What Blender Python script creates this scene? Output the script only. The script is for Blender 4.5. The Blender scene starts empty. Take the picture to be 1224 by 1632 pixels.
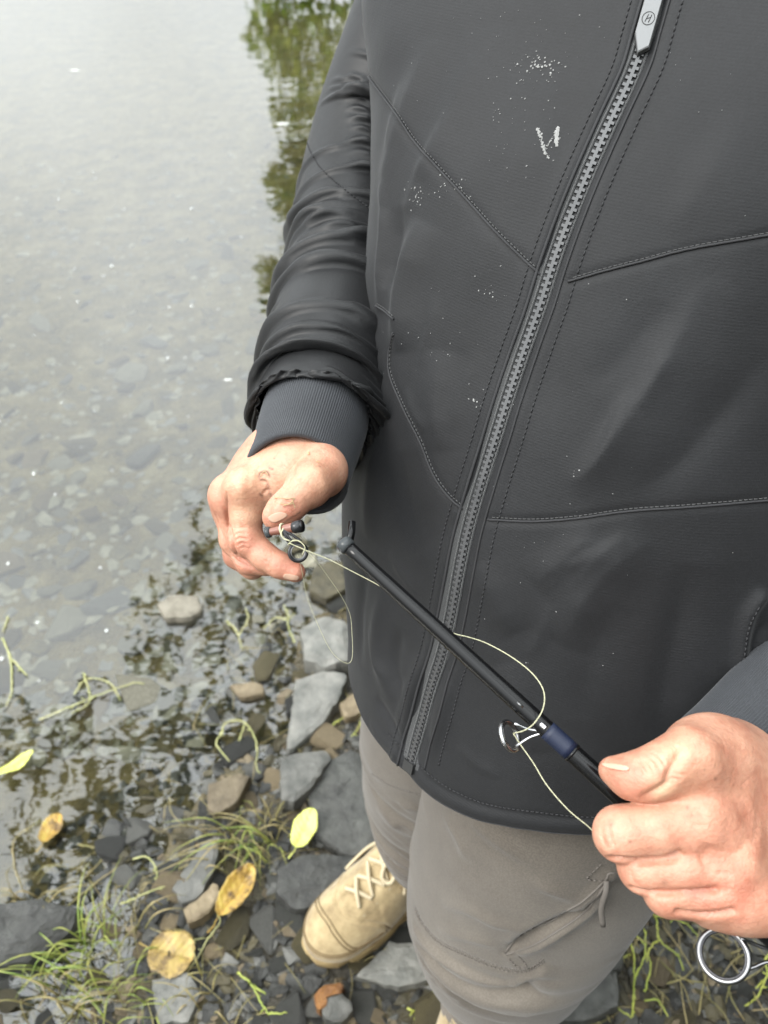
import bpy, bmesh, math, random
import numpy as np
from mathutils import Vector, Matrix
from mathutils.bvhtree import BVHTree

random.seed(7); RNG = np.random.default_rng(11)
SC = bpy.context.scene
COL = SC.collection

# ------------------------------------------------------------------ camera
PITCH = math.radians(42.0); CAM_H = 1.34; FPX = 1230.0      # focal length in photo pixels (1224 x 1632)
cam_data = bpy.data.cameras.new('camera'); cam = bpy.data.objects.new('camera', cam_data); COL.objects.link(cam)
cam.location = (0, 0, CAM_H); cam.rotation_euler = (math.pi / 2 - PITCH, 0, 0)
cam_data.sensor_fit = 'VERTICAL'; cam_data.sensor_height = 36.0; cam_data.lens = 36.0 * FPX / 1632
cam_data.clip_start = 0.02; cam_data.clip_end = 500
cam_data.dof.use_dof = True; cam_data.dof.focus_distance = 0.475; cam_data.dof.aperture_fstop = 9.0
SC.camera = cam

# ------------------------------------------------------------------ sky, sun, exposure
SUN_EL = math.radians(44); SUN_ROT = math.radians(-108)
world = bpy.data.worlds.new('World'); SC.world = world; world.use_nodes = True
nt = world.node_tree; nt.nodes.clear()
N = nt.nodes.new; L = nt.links.new
sky = N('ShaderNodeTexSky'); sky.sky_type = 'NISHITA'; sky.sun_disc = False
sky.sun_elevation = SUN_EL; sky.sun_rotation = SUN_ROT; sky.dust_density = 4.0; sky.air_density = 1.0
bw = N('ShaderNodeRGBToBW'); L(sky.outputs[0], bw.inputs[0])
tc = N('ShaderNodeTexCoord'); nz = N('ShaderNodeTexNoise'); nz.inputs['Scale'].default_value = 2.2; nz.inputs['Detail'].default_value = 5
L(tc.outputs['Generated'], nz.inputs['Vector'])
rmp = N('ShaderNodeMapRange'); rmp.inputs[1].default_value = .3; rmp.inputs[2].default_value = .7; rmp.inputs[3].default_value = 19.5; rmp.inputs[4].default_value = 27.0
L(nz.outputs[0], rmp.inputs[0])
cloud = N('ShaderNodeVectorMath'); cloud.operation = 'SCALE'; cloud.inputs[0].default_value = (0.955, 1.0, 1.01)
# overcast sky: three times brighter overhead than at the horizon
sx = N('ShaderNodeSeparateXYZ'); L(tc.outputs['Generated'], sx.inputs[0])
el = N('ShaderNodeMath'); el.operation = 'MAXIMUM'; L(sx.outputs[2], el.inputs[0]); el.inputs[1].default_value = 0.0
gr = N('ShaderNodeMath'); gr.operation = 'MULTIPLY_ADD'; L(el.outputs[0], gr.inputs[0]); gr.inputs[1].default_value = .80; gr.inputs[2].default_value = .20
lum = N('ShaderNodeMath'); lum.operation = 'MULTIPLY'; L(gr.outputs[0], lum.inputs[0]); L(rmp.outputs[0], lum.inputs[1])
L(lum.outputs[0], cloud.inputs['Scale'])
mixc = N('ShaderNodeMix'); mixc.data_type = 'RGBA'; mixc.inputs[0].default_value = 0.92
L(sky.outputs[0], mixc.inputs[6]); L(cloud.outputs[0], mixc.inputs[7])
bg = N('ShaderNodeBackground'); bg.inputs[1].default_value = 0.15; L(mixc.outputs[2], bg.inputs[0])
wo = N('ShaderNodeOutputWorld'); L(bg.outputs[0], wo.inputs[0])
sun_d = bpy.data.lights.new('sun', 'SUN'); sun_d.energy = 1.5; sun_d.angle = math.radians(22); sun_d.color = (1, .96, .9)
sun = bpy.data.objects.new('sun', sun_d); COL.objects.link(sun); sun.location = (-3, -2, 8)
# soft light from the upper left, behind the camera
SUN_FROM = Vector((math.sin(SUN_ROT) * math.cos(SUN_EL), math.cos(SUN_ROT) * math.cos(SUN_EL), math.sin(SUN_EL)))
sun.rotation_euler = SUN_FROM.to_track_quat('Z', 'Y').to_euler()
SC.view_settings.view_transform = 'Standard'; SC.view_settings.look = 'None'
SC.view_settings.exposure = 0.61; SC.view_settings.gamma = 1.0; SC.view_settings.use_curve_mapping = False
SC.render.engine = 'CYCLES'
SC.cycles.max_bounces = 8; SC.cycles.transparent_max_bounces = 12; SC.cycles.caustics_reflective = False; SC.cycles.caustics_refractive = False

# ------------------------------------------------------------------ geometry helpers
CAMP = np.array([0, 0, CAM_H]); CF = np.array([0, math.cos(PITCH), -math.sin(PITCH)]); CU = np.array([0, math.sin(PITCH), math.cos(PITCH)]); CX = np.array([1., 0, 0])
def W(px, py, z):
    """real point seen at photo pixel (px, py) at distance z along the lens axis"""
    return CAMP + CX * ((px - 612) / FPX * z) + CU * ((816 - py) / FPX * z) + CF * z
def G(px, py, h=0.0):
    d = W(px, py, 1.0) - CAMP
    return CAMP + d * ((h - CAM_H) / d[2])
def proj(p):
    d = np.asarray(p) - CAMP; z = d @ CF
    return np.stack([612 + FPX * d[..., 0] / z, 816 - FPX * (d @ CU) / z, z], -1)
def unit(v):
    v = np.asarray(v, float); return v / (np.linalg.norm(v, axis=-1, keepdims=True) + 1e-12)
def catmull(P, n):
    """n samples of a Catmull-Rom curve through the rows of P"""
    P = np.asarray(P, float); m = len(P)
    Q = np.vstack([2 * P[0] - P[1], P, 2 * P[-1] - P[-2]])
    t = np.linspace(0, m - 1, n); i = np.minimum(t.astype(int), m - 2); f = (t - i)[:, None]
    a, b, c, d = Q[i], Q[i + 1], Q[i + 2], Q[i + 3]
    return .5 * (2 * b + (c - a) * f + (2 * a - 5 * b + 4 * c - d) * f ** 2 + (3 * b - a - 3 * c + d) * f ** 3)
def resample(P, step):
    P = np.asarray(P, float); s = np.r_[0, np.cumsum(np.linalg.norm(np.diff(P, axis=0), axis=1))]
    n = max(2, int(round(s[-1] / step)) + 1); t = np.linspace(0, s[-1], n)
    return np.stack([np.interp(t, s, P[:, k]) for k in range(P.shape[1])], -1)
def link(o, parent=None):
    COL.objects.link(o)
    if parent is not None: o.parent = parent
    return o
def mesh_data(name, V, F, mats, smooth=True, uv=None):
    me = bpy.data.meshes.new(name)
    V = np.asarray(V, np.float32)
    me.from_pydata(V.tolist(), [], F.tolist() if isinstance(F, np.ndarray) else [list(f) for f in F])
    for m in (mats if isinstance(mats, (list, tuple)) else [mats]): me.materials.append(m)
    if smooth: me.polygons.foreach_set('use_smooth', np.ones(len(me.polygons), bool))
    if uv is not None:
        lay = me.uv_layers.new(name='UVMap'); li = np.empty(len(me.loops), np.int32); me.loops.foreach_get('vertex_index', li)
        lay.data.foreach_set('uv', np.asarray(uv, np.float32)[li].ravel())
    me.update()
    return me
def obj(name, V, F, mats, parent=None, smooth=True, uv=None):
    return link(bpy.data.objects.new(name, mesh_data(name, V, F, mats, smooth, uv)), parent)
def tag(o, label=None, cat=None, group=None, kind=None):
    if label: o['label'] = label
    if cat: o['category'] = cat
    if group: o['group'] = group
    if kind: o['kind'] = kind
    return o
def empty(name, loc=(0, 0, 0)):
    o = bpy.data.objects.new(name, None); o.empty_display_size = .05; COL.objects.link(o); o.location = loc; return o
def join(*parts):
    Vs, Fs, off = [], [], 0
    for V, F in parts:
        Vs.append(np.asarray(V, float)); Fs += [[i + off for i in f] for f in F]; off += len(V)
    return np.vstack(Vs), Fs
def grid_faces(m, n, closed=True, flip=False):
    i, j = np.meshgrid(np.arange(m - 1), np.arange(n if closed else n - 1), indexing='ij')
    a = i * n + j; b = i * n + (j + 1) % n; c = (i + 1) * n + (j + 1) % n; d = (i + 1) * n + j
    F = np.stack([a, b, c, d], -1).reshape(-1, 4)
    return F[:, ::-1] if flip else F
def frames(P):
    P = np.asarray(P, float); T = unit(np.gradient(P, axis=0))
    up = np.array([0, 0, 1.]) if abs(T[0][2]) < .9 else np.array([1., 0, 0])
    n = unit(np.cross(T[0], up)); Ns = [n]
    for i in range(1, len(P)):
        n = Ns[-1] - T[i] * (Ns[-1] @ T[i]); Ns.append(unit(n))
    Ns = np.array(Ns); return T, Ns, np.cross(T, Ns)
def tube(P, r, seg=8, cap=True, flat=1.0):
    P = np.asarray(P, float); r = np.broadcast_to(np.asarray(r, float), (len(P),)); T, A, B = frames(P)
    th = np.linspace(0, 2 * math.pi, seg, endpoint=False)
    V = (P[:, None] + r[:, None, None] * (np.cos(th)[None, :, None] * A[:, None] + flat * np.sin(th)[None, :, None] * B[:, None])).reshape(-1, 3)
    F = grid_faces(len(P), seg).tolist()
    if cap:
        F.append(list(range(seg))[::-1]); k = (len(P) - 1) * seg; F.append([k + i for i in range(seg)])
    return V, F
def vnormals(V, F):
    F = np.asarray(F); a, b, c, d = V[F[:, 0]], V[F[:, 1]], V[F[:, 2]], V[F[:, 3]]
    fn = np.cross(c - a, d - b); n = np.zeros_like(V)
    for k in range(4):
        for x in range(3): n[:, x] += np.bincount(F[:, k], fn[:, x], len(V))
    return unit(n)
def bvh_of(V, F): return BVHTree.FromPolygons([tuple(v) for v in V], F.tolist() if isinstance(F, np.ndarray) else F)
def ray(bvh, px, py):
    d = W(px, py, 1.0) - CAMP
    loc, nor, _, _ = bvh.ray_cast(Vector(CAMP), Vector(unit(d)))
    if loc is None: return None, None
    nor = np.array(nor)
    if nor @ d > 0: nor = -nor
    return np.array(loc), nor
def cast(bvh, pts, step=2.0):
    """photo polyline -> smooth polyline lying on a surface, with normals"""
    pts = np.asarray(pts, float); n = max(8, int(np.linalg.norm(np.diff(pts, axis=0), axis=1).sum() / step))
    L3, N3 = [], []
    for q in catmull(pts, n):
        p, nn = ray(bvh, q[0], q[1])
        if p is not None: L3.append(p); N3.append(nn)
    return np.array(L3), np.array(N3)
def folds(V, Nn, bvh, items, grid=None, blur=2, gain=1.0):
    """raise or sink cloth / skin along lines: (pixels, height, width one side, width other side, end taper)"""
    D = np.zeros(len(V))
    for it in items:
        pts, amp, w1, w2 = it[:4]; tp = it[4] if len(it) > 4 else .25
        P, PN = cast(bvh, pts, 3.0)
        if len(P) < 4: continue
        T = unit(np.gradient(P, axis=0)); S = np.cross(T, PN); s = np.linspace(0, 1, len(P))
        wm = max(w1, w2) * 3
        idx = np.where(((V > P.min(0) - wm) & (V < P.max(0) + wm)).all(1))[0]
        if not len(idx): continue
        for ch in np.array_split(idx, max(1, len(idx) // 8000)):
            d2 = ((V[ch][:, None] - P[None]) ** 2).sum(-1); k = d2.argmin(1); d = np.sqrt(d2[np.arange(len(ch)), k])
            side = ((V[ch] - P[k]) * S[k]).sum(1); w = np.where(side > 0, w1, w2)
            env = np.clip(np.minimum(s[k], 1 - s[k]) / max(tp, 1e-3), 0, 1) ** .7 if tp > 0 else 1.0
            facing = np.clip((Nn[ch] * PN[k]).sum(1) * 2, 0, 1)
            D[ch] += amp * env * facing * (1.15 * np.exp(-(d / w) ** 2) * .6 + .4 * np.exp(-d / w * 1.3))
    if grid is not None:
        D = D.reshape(grid); k = np.hanning(2 * blur + 3)[1:-1]; k /= k.sum(); m = len(k) // 2
        Q = np.pad(D, ((m, m), (0, 0)), 'edge'); D = sum(k[i] * Q[i:i + grid[0]] for i in range(len(k)))
        Q = np.pad(D, ((0, 0), (m, m)), 'wrap'); D = sum(k[i] * Q[:, i:i + grid[1]] for i in range(len(k))); D = D.ravel()
    return V + Nn * (gain * D)[:, None]
def smooth_noise(V, scale, seed):
    r = np.random.default_rng(seed); o = np.zeros(len(V))
    for k in range(6):
        w = r.normal(size=3); w = w / np.linalg.norm(w) * scale * (.6 + .35 * k); o += np.sin(V @ w + r.uniform(0, 6.28)) / (1 + .5 * k)
    return o / 2.6

def drape(X, Cn, R, ax_gain, ci_gain, inner, outer, steps=120, iters=5, grav=(0, 0, -.6), seed=0, bend=.25, pin=(3, 3), slide=.010, puff=0.0, wide=0.0):
    """let a cloth tube with slack settle on a limb: X rows x columns x 3, Cn centre line, R limb radius per row"""
    n, m, _ = X.shape; X = X.copy(); X0 = X.copy(); r = np.random.default_rng(seed)
    la = np.linalg.norm(X[1:] - X[:-1], axis=2) * (np.asarray(ax_gain)[:, None] if np.ndim(ax_gain) == 1 else ax_gain); lc = np.linalg.norm(np.roll(X, -1, 1) - X, axis=2) * ci_gain
    la = np.repeat(la.mean(1, keepdims=True), m, 1) * .5 + la * .5
    lcm = (lc[1:] + lc[:-1]) / 2; ld = np.sqrt(la ** 2 + lcm ** 2); la2 = la[1:] + la[:-1]; lc2 = lc + np.roll(lc, -1, 1); la5 = sum(la[k:n - 5 + k] for k in range(5)) * .94
    Vl = np.zeros_like(X); dt = 1 / 30.; g = np.array(grav) * dt * dt
    T = unit(np.gradient(Cn, axis=0))
    def solve(A, B, L, k):
        d = B - A; l = np.sqrt((d * d).sum(-1)) + 1e-9; c = (d * ((l - L) / l * (.5 * k))[..., None]); return A + c, B - c
    for s in range(steps):
        P = X; X = X + Vl * .92 + g
        if s < 30: X = X + r.normal(size=X.shape) * .00015
        if puff: X = X + unit(X - Cn[:, None]) * puff
        for it in range(iters):
            for o in (0, 1):
                a, b = X[o:n - 1:2], X[o + 1:n:2]; k = min(len(a), len(b)); A, B = solve(a[:k], b[:k], la[o:n - 1:2][:k], 1.0); X[o:n - 1:2][:k] = A; X[o + 1:n:2][:k] = B
            for o in (0, 1):
                ja = np.arange(o, m, 2); jb = (ja + 1) % m; A, B = solve(X[:, ja], X[:, jb], lc[:, ja], 1.0); X[:, ja] = A; X[:, jb] = B
            for sg in (1, -1):
                for o in (0, 1):
                    i = np.arange(o, n - 1, 2); Y = np.roll(X, -sg, 1); A, B = solve(X[i], Y[i + 1], ld[i], .5); X[i] = A; Y[i + 1] = B; Z = np.roll(Y, sg, 1); X[i + 1] = Z[i + 1]
            for o in (0, 1, 2, 3):
                i = np.arange(o, n - 2, 4); A, B = solve(X[i], X[i + 2], la2[i], bend); X[i] = A; X[i + 2] = B
                j = np.arange(o, m - (m % 4), 4); jb = (j + 2) % m; A, B = solve(X[:, j], X[:, jb], lc2[:, j], bend); X[:, j] = A; X[:, jb] = B
            if wide:
                for o in range(8):
                    i = np.arange(o, n - 5, 8); A, B = solve(X[i], X[i + 5], la5[i], wide); X[i] = A; X[i + 5] = B
            # the limb inside, and an outer limit
            q = X - Cn[:, None]; t = (q * T[:, None]).sum(-1, keepdims=True); rad = q - t * T[:, None]; l = np.sqrt((rad * rad).sum(-1, keepdims=True)) + 1e-9
            tl = np.clip(l, (R * inner)[:, None, None], (R * outer)[:, None, None]); X = Cn[:, None] + np.clip(t, -slide, slide) * T[:, None] + rad / l * tl
            X[:pin[0]] = X0[:pin[0]]; X[n - pin[1]:] = X0[n - pin[1]:]
        Vl = X - P
    return X
def upsample(X, k):
    """smooth refinement of a closed tube of points"""
    n, m, _ = X.shape; A = catmull(X.reshape(n, -1), (n - 1) * k + 1).reshape(-1, m, 3)
    B = np.concatenate([A[:, -2:], A, A[:, :3]], 1); B = np.moveaxis(B, 1, 0); q = catmull(B.reshape(m + 5, -1), (m + 4) * k + 1).reshape((m + 4) * k + 1, -1, 3)[2 * k:2 * k + m * k]
    return np.moveaxis(q, 0, 1)

# signed-distance modelling for organic shapes
def sdf_cone(X, a, b, ra, rb):
    ab = b - a; q = X - a
    t = np.clip((q @ ab) / max(ab @ ab, 1e-9), 0, 1).astype(np.float32)
    d = q - t[..., None] * ab.astype(np.float32)
    return np.sqrt((d * d).sum(-1)) - (ra + (rb - ra) * t)
def smin(a, b, k):
    h = np.clip(k - np.abs(a - b), 0, None) / k
    return np.minimum(a, b) - h * h * k * .25
class Field:
    def __init__(s, lo, hi, h):
        s.lo = np.array(lo, float); s.h = h; s.n = np.ceil((np.array(hi) - s.lo) / h).astype(int) + 1
        s.ax = [(s.lo[k] + np.arange(s.n[k]) * h).astype(np.float32) for k in range(3)]
        s.D = np.full(s.n, .05, np.float32)
    def box(s, lo, hi):
        i0 = np.clip(((np.array(lo) - s.lo) / s.h).astype(int), 0, s.n - 1); i1 = np.clip(((np.array(hi) - s.lo) / s.h).astype(int) + 2, 1, s.n)
        return tuple(slice(a, b) for a, b in zip(i0, i1))
    def pts(s, sl): return np.stack(np.meshgrid(*[s.ax[k][sl[k]] for k in range(3)], indexing='ij'), -1)
    def cone(s, a, b, ra, rb, k, D=None):
        D = s.D if D is None else D
        a = np.asarray(a, np.float32); b = np.asarray(b, np.float32); m = max(ra, rb) + .016
        sl = s.box(np.minimum(a, b) - m, np.maximum(a, b) + m)
        D[sl] = smin(D[sl], sdf_cone(s.pts(sl), a, b, ra, rb), k)
    def ell(s, c, R, rad, k, D=None, sub=False):
        """ellipsoid with axes = rows of R"""
        D = s.D if D is None else D
        c = np.asarray(c, np.float32); m = max(rad) + .02; sl = s.box(c - m, c + m)
        q = (s.pts(sl) - c) @ np.asarray(R, np.float32).T / np.asarray(rad, np.float32)
        l = np.sqrt((q * q).sum(-1)); d = (l - 1) * min(rad) * 1.0
        D[sl] = -smin(-D[sl], d, k) if sub else smin(D[sl], d, k)
    def mesh(s):
        D = s.D; S = D < 0
        c = np.zeros(np.array(D.shape) - 1, np.int8)
        for a in (0, 1):
            for b in (0, 1):
                for d in (0, 1): c += S[a:S.shape[0] - 1 + a, b:S.shape[1] - 1 + b, d:S.shape[2] - 1 + d]
        I = np.argwhere((c > 0) & (c < 8)); acc = np.zeros((len(I), 3)); cnt = np.zeros(len(I))
        def val(o): return D[I[:, 0] + o[0], I[:, 1] + o[1], I[:, 2] + o[2]]
        for ax in range(3):
            for u in (0, 1):
                for v in (0, 1):
                    o = [0, 0, 0]; o[(ax + 1) % 3] = u; o[(ax + 2) % 3] = v; o2 = list(o); o2[ax] = 1
                    a, b = val(o), val(o2); m = (a < 0) != (b < 0)
                    t = np.where(m, a / np.where(m, a - b, 1), 0); p = np.tile(np.array(o, float), (len(I), 1)); p[:, ax] += t
                    acc[m] += p[m]; cnt[m] += 1
        V = s.lo + (I + acc / cnt[:, None]) * s.h
        idx = np.full(c.shape, -1, np.int32); idx[tuple(I.T)] = np.arange(len(I)); FF = []
        for ax in range(3):
            u, v = (ax + 1) % 3, (ax + 2) % 3
            a = np.take(S, np.arange(S.shape[ax] - 1), ax); b = np.take(S, np.arange(1, S.shape[ax]), ax)
            E = np.argwhere(a != b); E = E[(E[:, u] > 0) & (E[:, v] > 0) & (E[:, u] < c.shape[u]) & (E[:, v] < c.shape[v])]
            inside = a[tuple(E.T)]; q = []
            for du, dv in ((1, 1), (0, 1), (0, 0), (1, 0)):
                e = E.copy(); e[:, u] -= du; e[:, v] -= dv; q.append(idx[tuple(e.T)])
            q = np.stack(q, -1); q[~inside] = q[~inside][:, ::-1]; FF.append(q)
        F = np.vstack(FF); F = F[(F >= 0).all(1)]
        # light relaxation
        for _ in range(2):
            s1 = np.zeros_like(V); n1 = np.zeros(len(V))
            for k in range(4):
                for x in range(3): s1[:, x] += np.bincount(F[:, k], V[F[:, (k + 1) % 4], x] + V[F[:, (k + 3) % 4], x], len(V))
                n1 += np.bincount(F[:, k], minlength=len(V)) * 2
            V = V * .4 + .6 * s1 / np.maximum(n1, 1)[:, None]
        return V, F

# ------------------------------------------------------------------ materials
def mat(name, base, rough=.5, **kw):
    m = bpy.data.materials.new(name); m.use_nodes = True
    b = m.node_tree.nodes['Principled BSDF']; b.inputs['Base Color'].default_value = (*base, 1); b.inputs['Roughness'].default_value = rough
    for k, v in kw.items(): b.inputs[k.replace('_', ' ')].default_value = v
    return m
def nd(m, t, **kw):
    n = m.node_tree.nodes.new(t)
    for k, v in kw.items():
        if k in n.inputs: n.inputs[k].default_value = v
        else: setattr(n, k, v)
    return n
def lk(m, a, b): m.node_tree.links.new(a, b)
def bsdf(m): return m.node_tree.nodes['Principled BSDF']
def coords(m, which='Object', scale=None):
    c = nd(m, 'ShaderNodeTexCoord').outputs[which]
    if scale is None: return c
    mp = nd(m, 'ShaderNodeMapping'); mp.inputs['Scale'].default_value = scale; lk(m, c, mp.inputs[0]); return mp.outputs[0]
def noise(m, vec, scale, detail=4, rough=.55, out=0):
    n = nd(m, 'ShaderNodeTexNoise', Scale=scale, Detail=detail, Roughness=rough); lk(m, vec, n.inputs['Vector']); return n.outputs[out]
def ramp(m, fac, stops):
    r = nd(m, 'ShaderNodeValToRGB'); e = r.color_ramp.elements
    while len(e) < len(stops): e.new(.5)
    for k, (p, c) in enumerate(stops): e[k].position = p; e[k].color = (*c, 1) if len(c) == 3 else c
    lk(m, fac, r.inputs[0]); return r.outputs[0]
def mixrgb(m, fac, a, b, blend='MIX'):
    x = nd(m, 'ShaderNodeMix', data_type='RGBA', blend_type=blend)
    for s, v in ((0, fac), (6, a), (7, b)):
        if isinstance(v, (int, float)): x.inputs[s].default_value = v
        elif isinstance(v, tuple): x.inputs[s].default_value = (*v, 1)
        else: lk(m, v, x.inputs[s])
    return x.outputs[2]
def math_n(m, op, a, b=0.0):
    x = nd(m, 'ShaderNodeMath', operation=op)
    for s, v in ((0, a), (1, b)):
        if isinstance(v, (int, float)): x.inputs[s].default_value = v
        else: lk(m, v, x.inputs[s])
    return x.outputs[0]
def bump(m, h, strength=.3, dist=.001, prev=None):
    b = nd(m, 'ShaderNodeBump', Strength=strength, Distance=dist); lk(m, h, b.inputs['Height'])
    if prev is not None: lk(m, prev, b.inputs['Normal'])
    lk(m, b.outputs[0], bsdf(m).inputs['Normal']); return b.outputs[0]

# ================================================================== SETTING: shore, water, trees
SHORE_Y = [-40, -5, .4, .8, 1.2, 2, 4, 8, 12, 20, 60]; SHORE_X = [-14, -2.6, -.47, -.24, -.06, .22, .5, .7, .6, -1.0, -6]
def shore_s(x, y): return (x - np.interp(y, SHORE_Y, SHORE_X)) * .88
def _n2(x, y, f, seed):
    r = np.random.default_rng(seed); o = 0
    for k in range(5):
        a = r.uniform(0, 6.28); ff = f * (1 + .45 * k); o = o + np.sin((x * math.cos(a) + y * math.sin(a)) * ff + r.uniform(0, 6.28)) / (1 + .4 * k)
    return o / 2.5
def ground_h(x, y):
    s = shore_s(x, y)
    h = np.where(s > 0, .062 * s, .085 * s)
    h = np.maximum(h, -.75 + .01 * np.maximum(s, -20)); h = h + np.clip(s - 2.2, 0, 9) * .75  # unseen land side raised into a steep bank to block sky light
    near = np.exp(-(np.abs(s) / 1.5) ** 2)
    return h + near * (.010 * _n2(x, y, 14, 3) + .005 * _n2(x, y, 40, 4)) + .02 * _n2(x, y, 3, 5) * np.clip(np.abs(s) * .5, 0, 1)

# --- stone materials: wet slate, several tones
def stone_mat(name, c1, c2, rough=(.22, .5), scale=30):
    m = mat(name, c1, .35); oc = coords(m); gi = nd(m, 'ShaderNodeObjectInfo').outputs['Random']
    f = noise(m, oc, scale, 6, .6); col = ramp(m, f, [(.3, c1), (.7, c2)])
    v = math_n(m, 'MULTIPLY_ADD', gi, .7); v.node.inputs[2].default_value = .6
    hs = nd(m, 'ShaderNodeHueSaturation'); lk(m, col, hs.inputs['Color']); lk(m, v, hs.inputs['Value']); lk(m, hs.outputs[0], bsdf(m).inputs['Base Color'])
    r = nd(m, 'ShaderNodeMapRange'); r.inputs[3].default_value, r.inputs[4].default_value = rough; lk(m, noise(m, oc, scale * .7, 3), r.inputs[0]); lk(m, r.outputs[0], bsdf(m).inputs['Roughness'])
    st = coords(m, 'Object', (1, 1, 5)); b1 = bump(m, noise(m, st, scale * 1.1, 8, .68), .8, .010); bump(m, noise(m, oc, scale * 9, 4, .6), .5, .0015, b1); return m
M_SLATE = stone_mat('slate_wet', (.018, .018, .016), (.070, .071, .064), (.16, .5))
M_SLATE2 = stone_mat('slate_grey', (.075, .078, .070), (.21, .205, .185), (.3, .6), 22)
M_OLIVE = stone_mat('stone_olive', (.040, .034, .015), (.125, .105, .052), (.16, .5))
M_TAN = stone_mat('stone_tan', (.11, .080, .042), (.28, .225, .14), (.3, .6))
M_BUFF = stone_mat('stone_buff', (.26, .23, .17), (.46, .42, .34), (.4, .7), 30)
M_ORANGE = stone_mat('stone_orange', (.13, .045, .012), (.36, .17, .05), (.15, .4), 60)
M_SUNK = stone_mat('stone_sunk', (.14, .135, .095), (.32, .30, .235), (.5, .8), 18)

gm = mat('shore_gravel', (.03, .028, .024), .5); oc = coords(gm)
big = noise(gm, oc, 2.5, 4); c = ramp(gm, big, [(.35, (.022, .021, .017)), (.65, (.055, .046, .028))])
vo = nd(gm, 'ShaderNodeTexVoronoi', Scale=90.0); lk(gm, oc, vo.inputs['Vector'])
c2 = mixrgb(gm, .75, c, ramp(gm, vo.outputs['Color'], [(0, (.35, .33, .30)), (1, (1.5, 1.45, 1.3))]), 'MULTIPLY')
sepz = nd(gm, 'ShaderNodeSeparateXYZ'); lk(gm, oc, sepz.inputs[0]); mrz = nd(gm, 'ShaderNodeMapRange'); lk(gm, sepz.outputs[2], mrz.inputs[0]); mrz.inputs[1].default_value = .012; mrz.inputs[2].default_value = -.012
silt = ramp(gm, noise(gm, oc, 9, 5, .65), [(.34, (.055, .045, .018)), (.52, (.15, .115, .045)), (.70, (.26, .22, .12))])
c2 = mixrgb(gm, mrz.outputs[0], c2, silt)
lk(gm, c2, bsdf(gm).inputs['Base Color'])
b1 = bump(gm, vo.outputs['Distance'], .8, .006); bump(gm, noise(gm, oc, 60, 8, .7), .7, .008, b1)
lk(gm, ramp(gm, noise(gm, oc, 35, 3), [(.35, (.25, .25, .25)), (.65, (.7, .7, .7))]), bsdf(gm).inputs['Roughness'])

def axis(parts): return np.concatenate([np.linspace(a, b, n, endpoint=False) for a, b, n in parts])
xs = axis([(-60, -6, 14), (-6, -1.4, 40), (-1.4, .9, 200), (.9, 6, 30), (6, 61, 14)]); ys = axis([(-60, -2, 14), (-2, .1, 24), (.1, 2.4, 200), (2.4, 10, 50), (10, 70, 16)])
gx, gy = np.meshgrid(xs, ys, indexing='ij')
V = np.stack([gx, gy, ground_h(gx, gy)], -1).reshape(-1, 3)
ground = obj('ground', V, grid_faces(len(xs), len(ys), False, flip=True), gm); tag(ground, kind='structure')
GB = BVHTree.FromPolygons([tuple(v) for v in V], grid_faces(len(xs), len(ys), False).tolist())
def gz(x, y): return float(ground_h(np.array(x), np.array(y)))

# --- water sheet
wm = bpy.data.materials.new('lake_water'); wm.use_nodes = True; wn = wm.node_tree; wn.nodes.clear()
out = nd(wm, 'ShaderNodeOutputMaterial'); mx = nd(wm, 'ShaderNodeMixShader'); tr = nd(wm, 'ShaderNodeBsdfTransparent'); gl = nd(wm, 'ShaderNodeBsdfGlossy')
tr.inputs[0].default_value = (.93, .95, .90, 1); gl.inputs['Roughness'].default_value = 0.0; gl.inputs[0].default_value = (1, 1, 1, 1)
fr = nd(wm, 'ShaderNodeFresnel', IOR=1.74)
oc = coords(wm); mpw = nd(wm, 'ShaderNodeMapping'); mpw.inputs['Scale'].default_value = (1.0, 1.7, 1); lk(wm, oc, mpw.inputs[0])
w1 = noise(wm, mpw.outputs[0], 2.6, 2, .45); w2 = noise(wm, mpw.outputs[0], 11, 2, .4)
hh = math_n(wm, 'MULTIPLY_ADD', w2, .16); lk(wm, w1, hh.node.inputs[2])
bp = nd(wm, 'ShaderNodeBump', Strength=1.0, Distance=.0035); lk(wm, hh, bp.inputs['Height'])
lk(wm, bp.outputs[0], gl.inputs['Normal']); lk(wm, bp.outputs[0], fr.inputs['Normal'])
lk(wm, fr.outputs[0], mx.inputs[0]); lk(wm, tr.outputs[0], mx.inputs[1]); lk(wm, gl.outputs[0], mx.inputs[2]); lk(wm, mx.outputs[0], out.inputs[0])
water = obj('water', [(-60, -60, 0), (61, -60, 0), (61, 70, 0), (-60, 70, 0)], [[0, 1, 2, 3]], wm); tag(water, kind='structure')

# --- trees: one leaning over the person (its leaves mirror in the shallows), one along the bank further off
bark = mat('bark', (.10, .08, .06), .85); bump(bark, noise(bark, coords(bark, 'Object', (1, 1, .2)), 30, 6), .8, .02)
def leaf_mat(name, c1, c2, tr=.35):
    m = mat(name, c1, .45); f = nd(m, 'ShaderNodeNewGeometry').outputs['Random Per Island']
    col = ramp(m, f, [(.0, c1), (1.0, c2)]); lk(m, col, bsdf(m).inputs['Base Color'])
    t = nd(m, 'ShaderNodeBsdfTranslucent'); lk(m, col, t.inputs[0]); x = nd(m, 'ShaderNodeMixShader'); x.inputs[0].default_value = tr
    lk(m, bsdf(m).outputs[0], x.inputs[1]); lk(m, t.outputs[0], x.inputs[2]); lk(m, x.outputs[0], m.node_tree.nodes['Material Output'].inputs[0]); return m
M_LEAF = leaf_mat('tree_leaf', (.040, .062, .016), (.085, .105, .025)); M_LEAF2 = leaf_mat('bank_leaf', (.13, .235, .026), (.30, .34, .06), .55)
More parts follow.
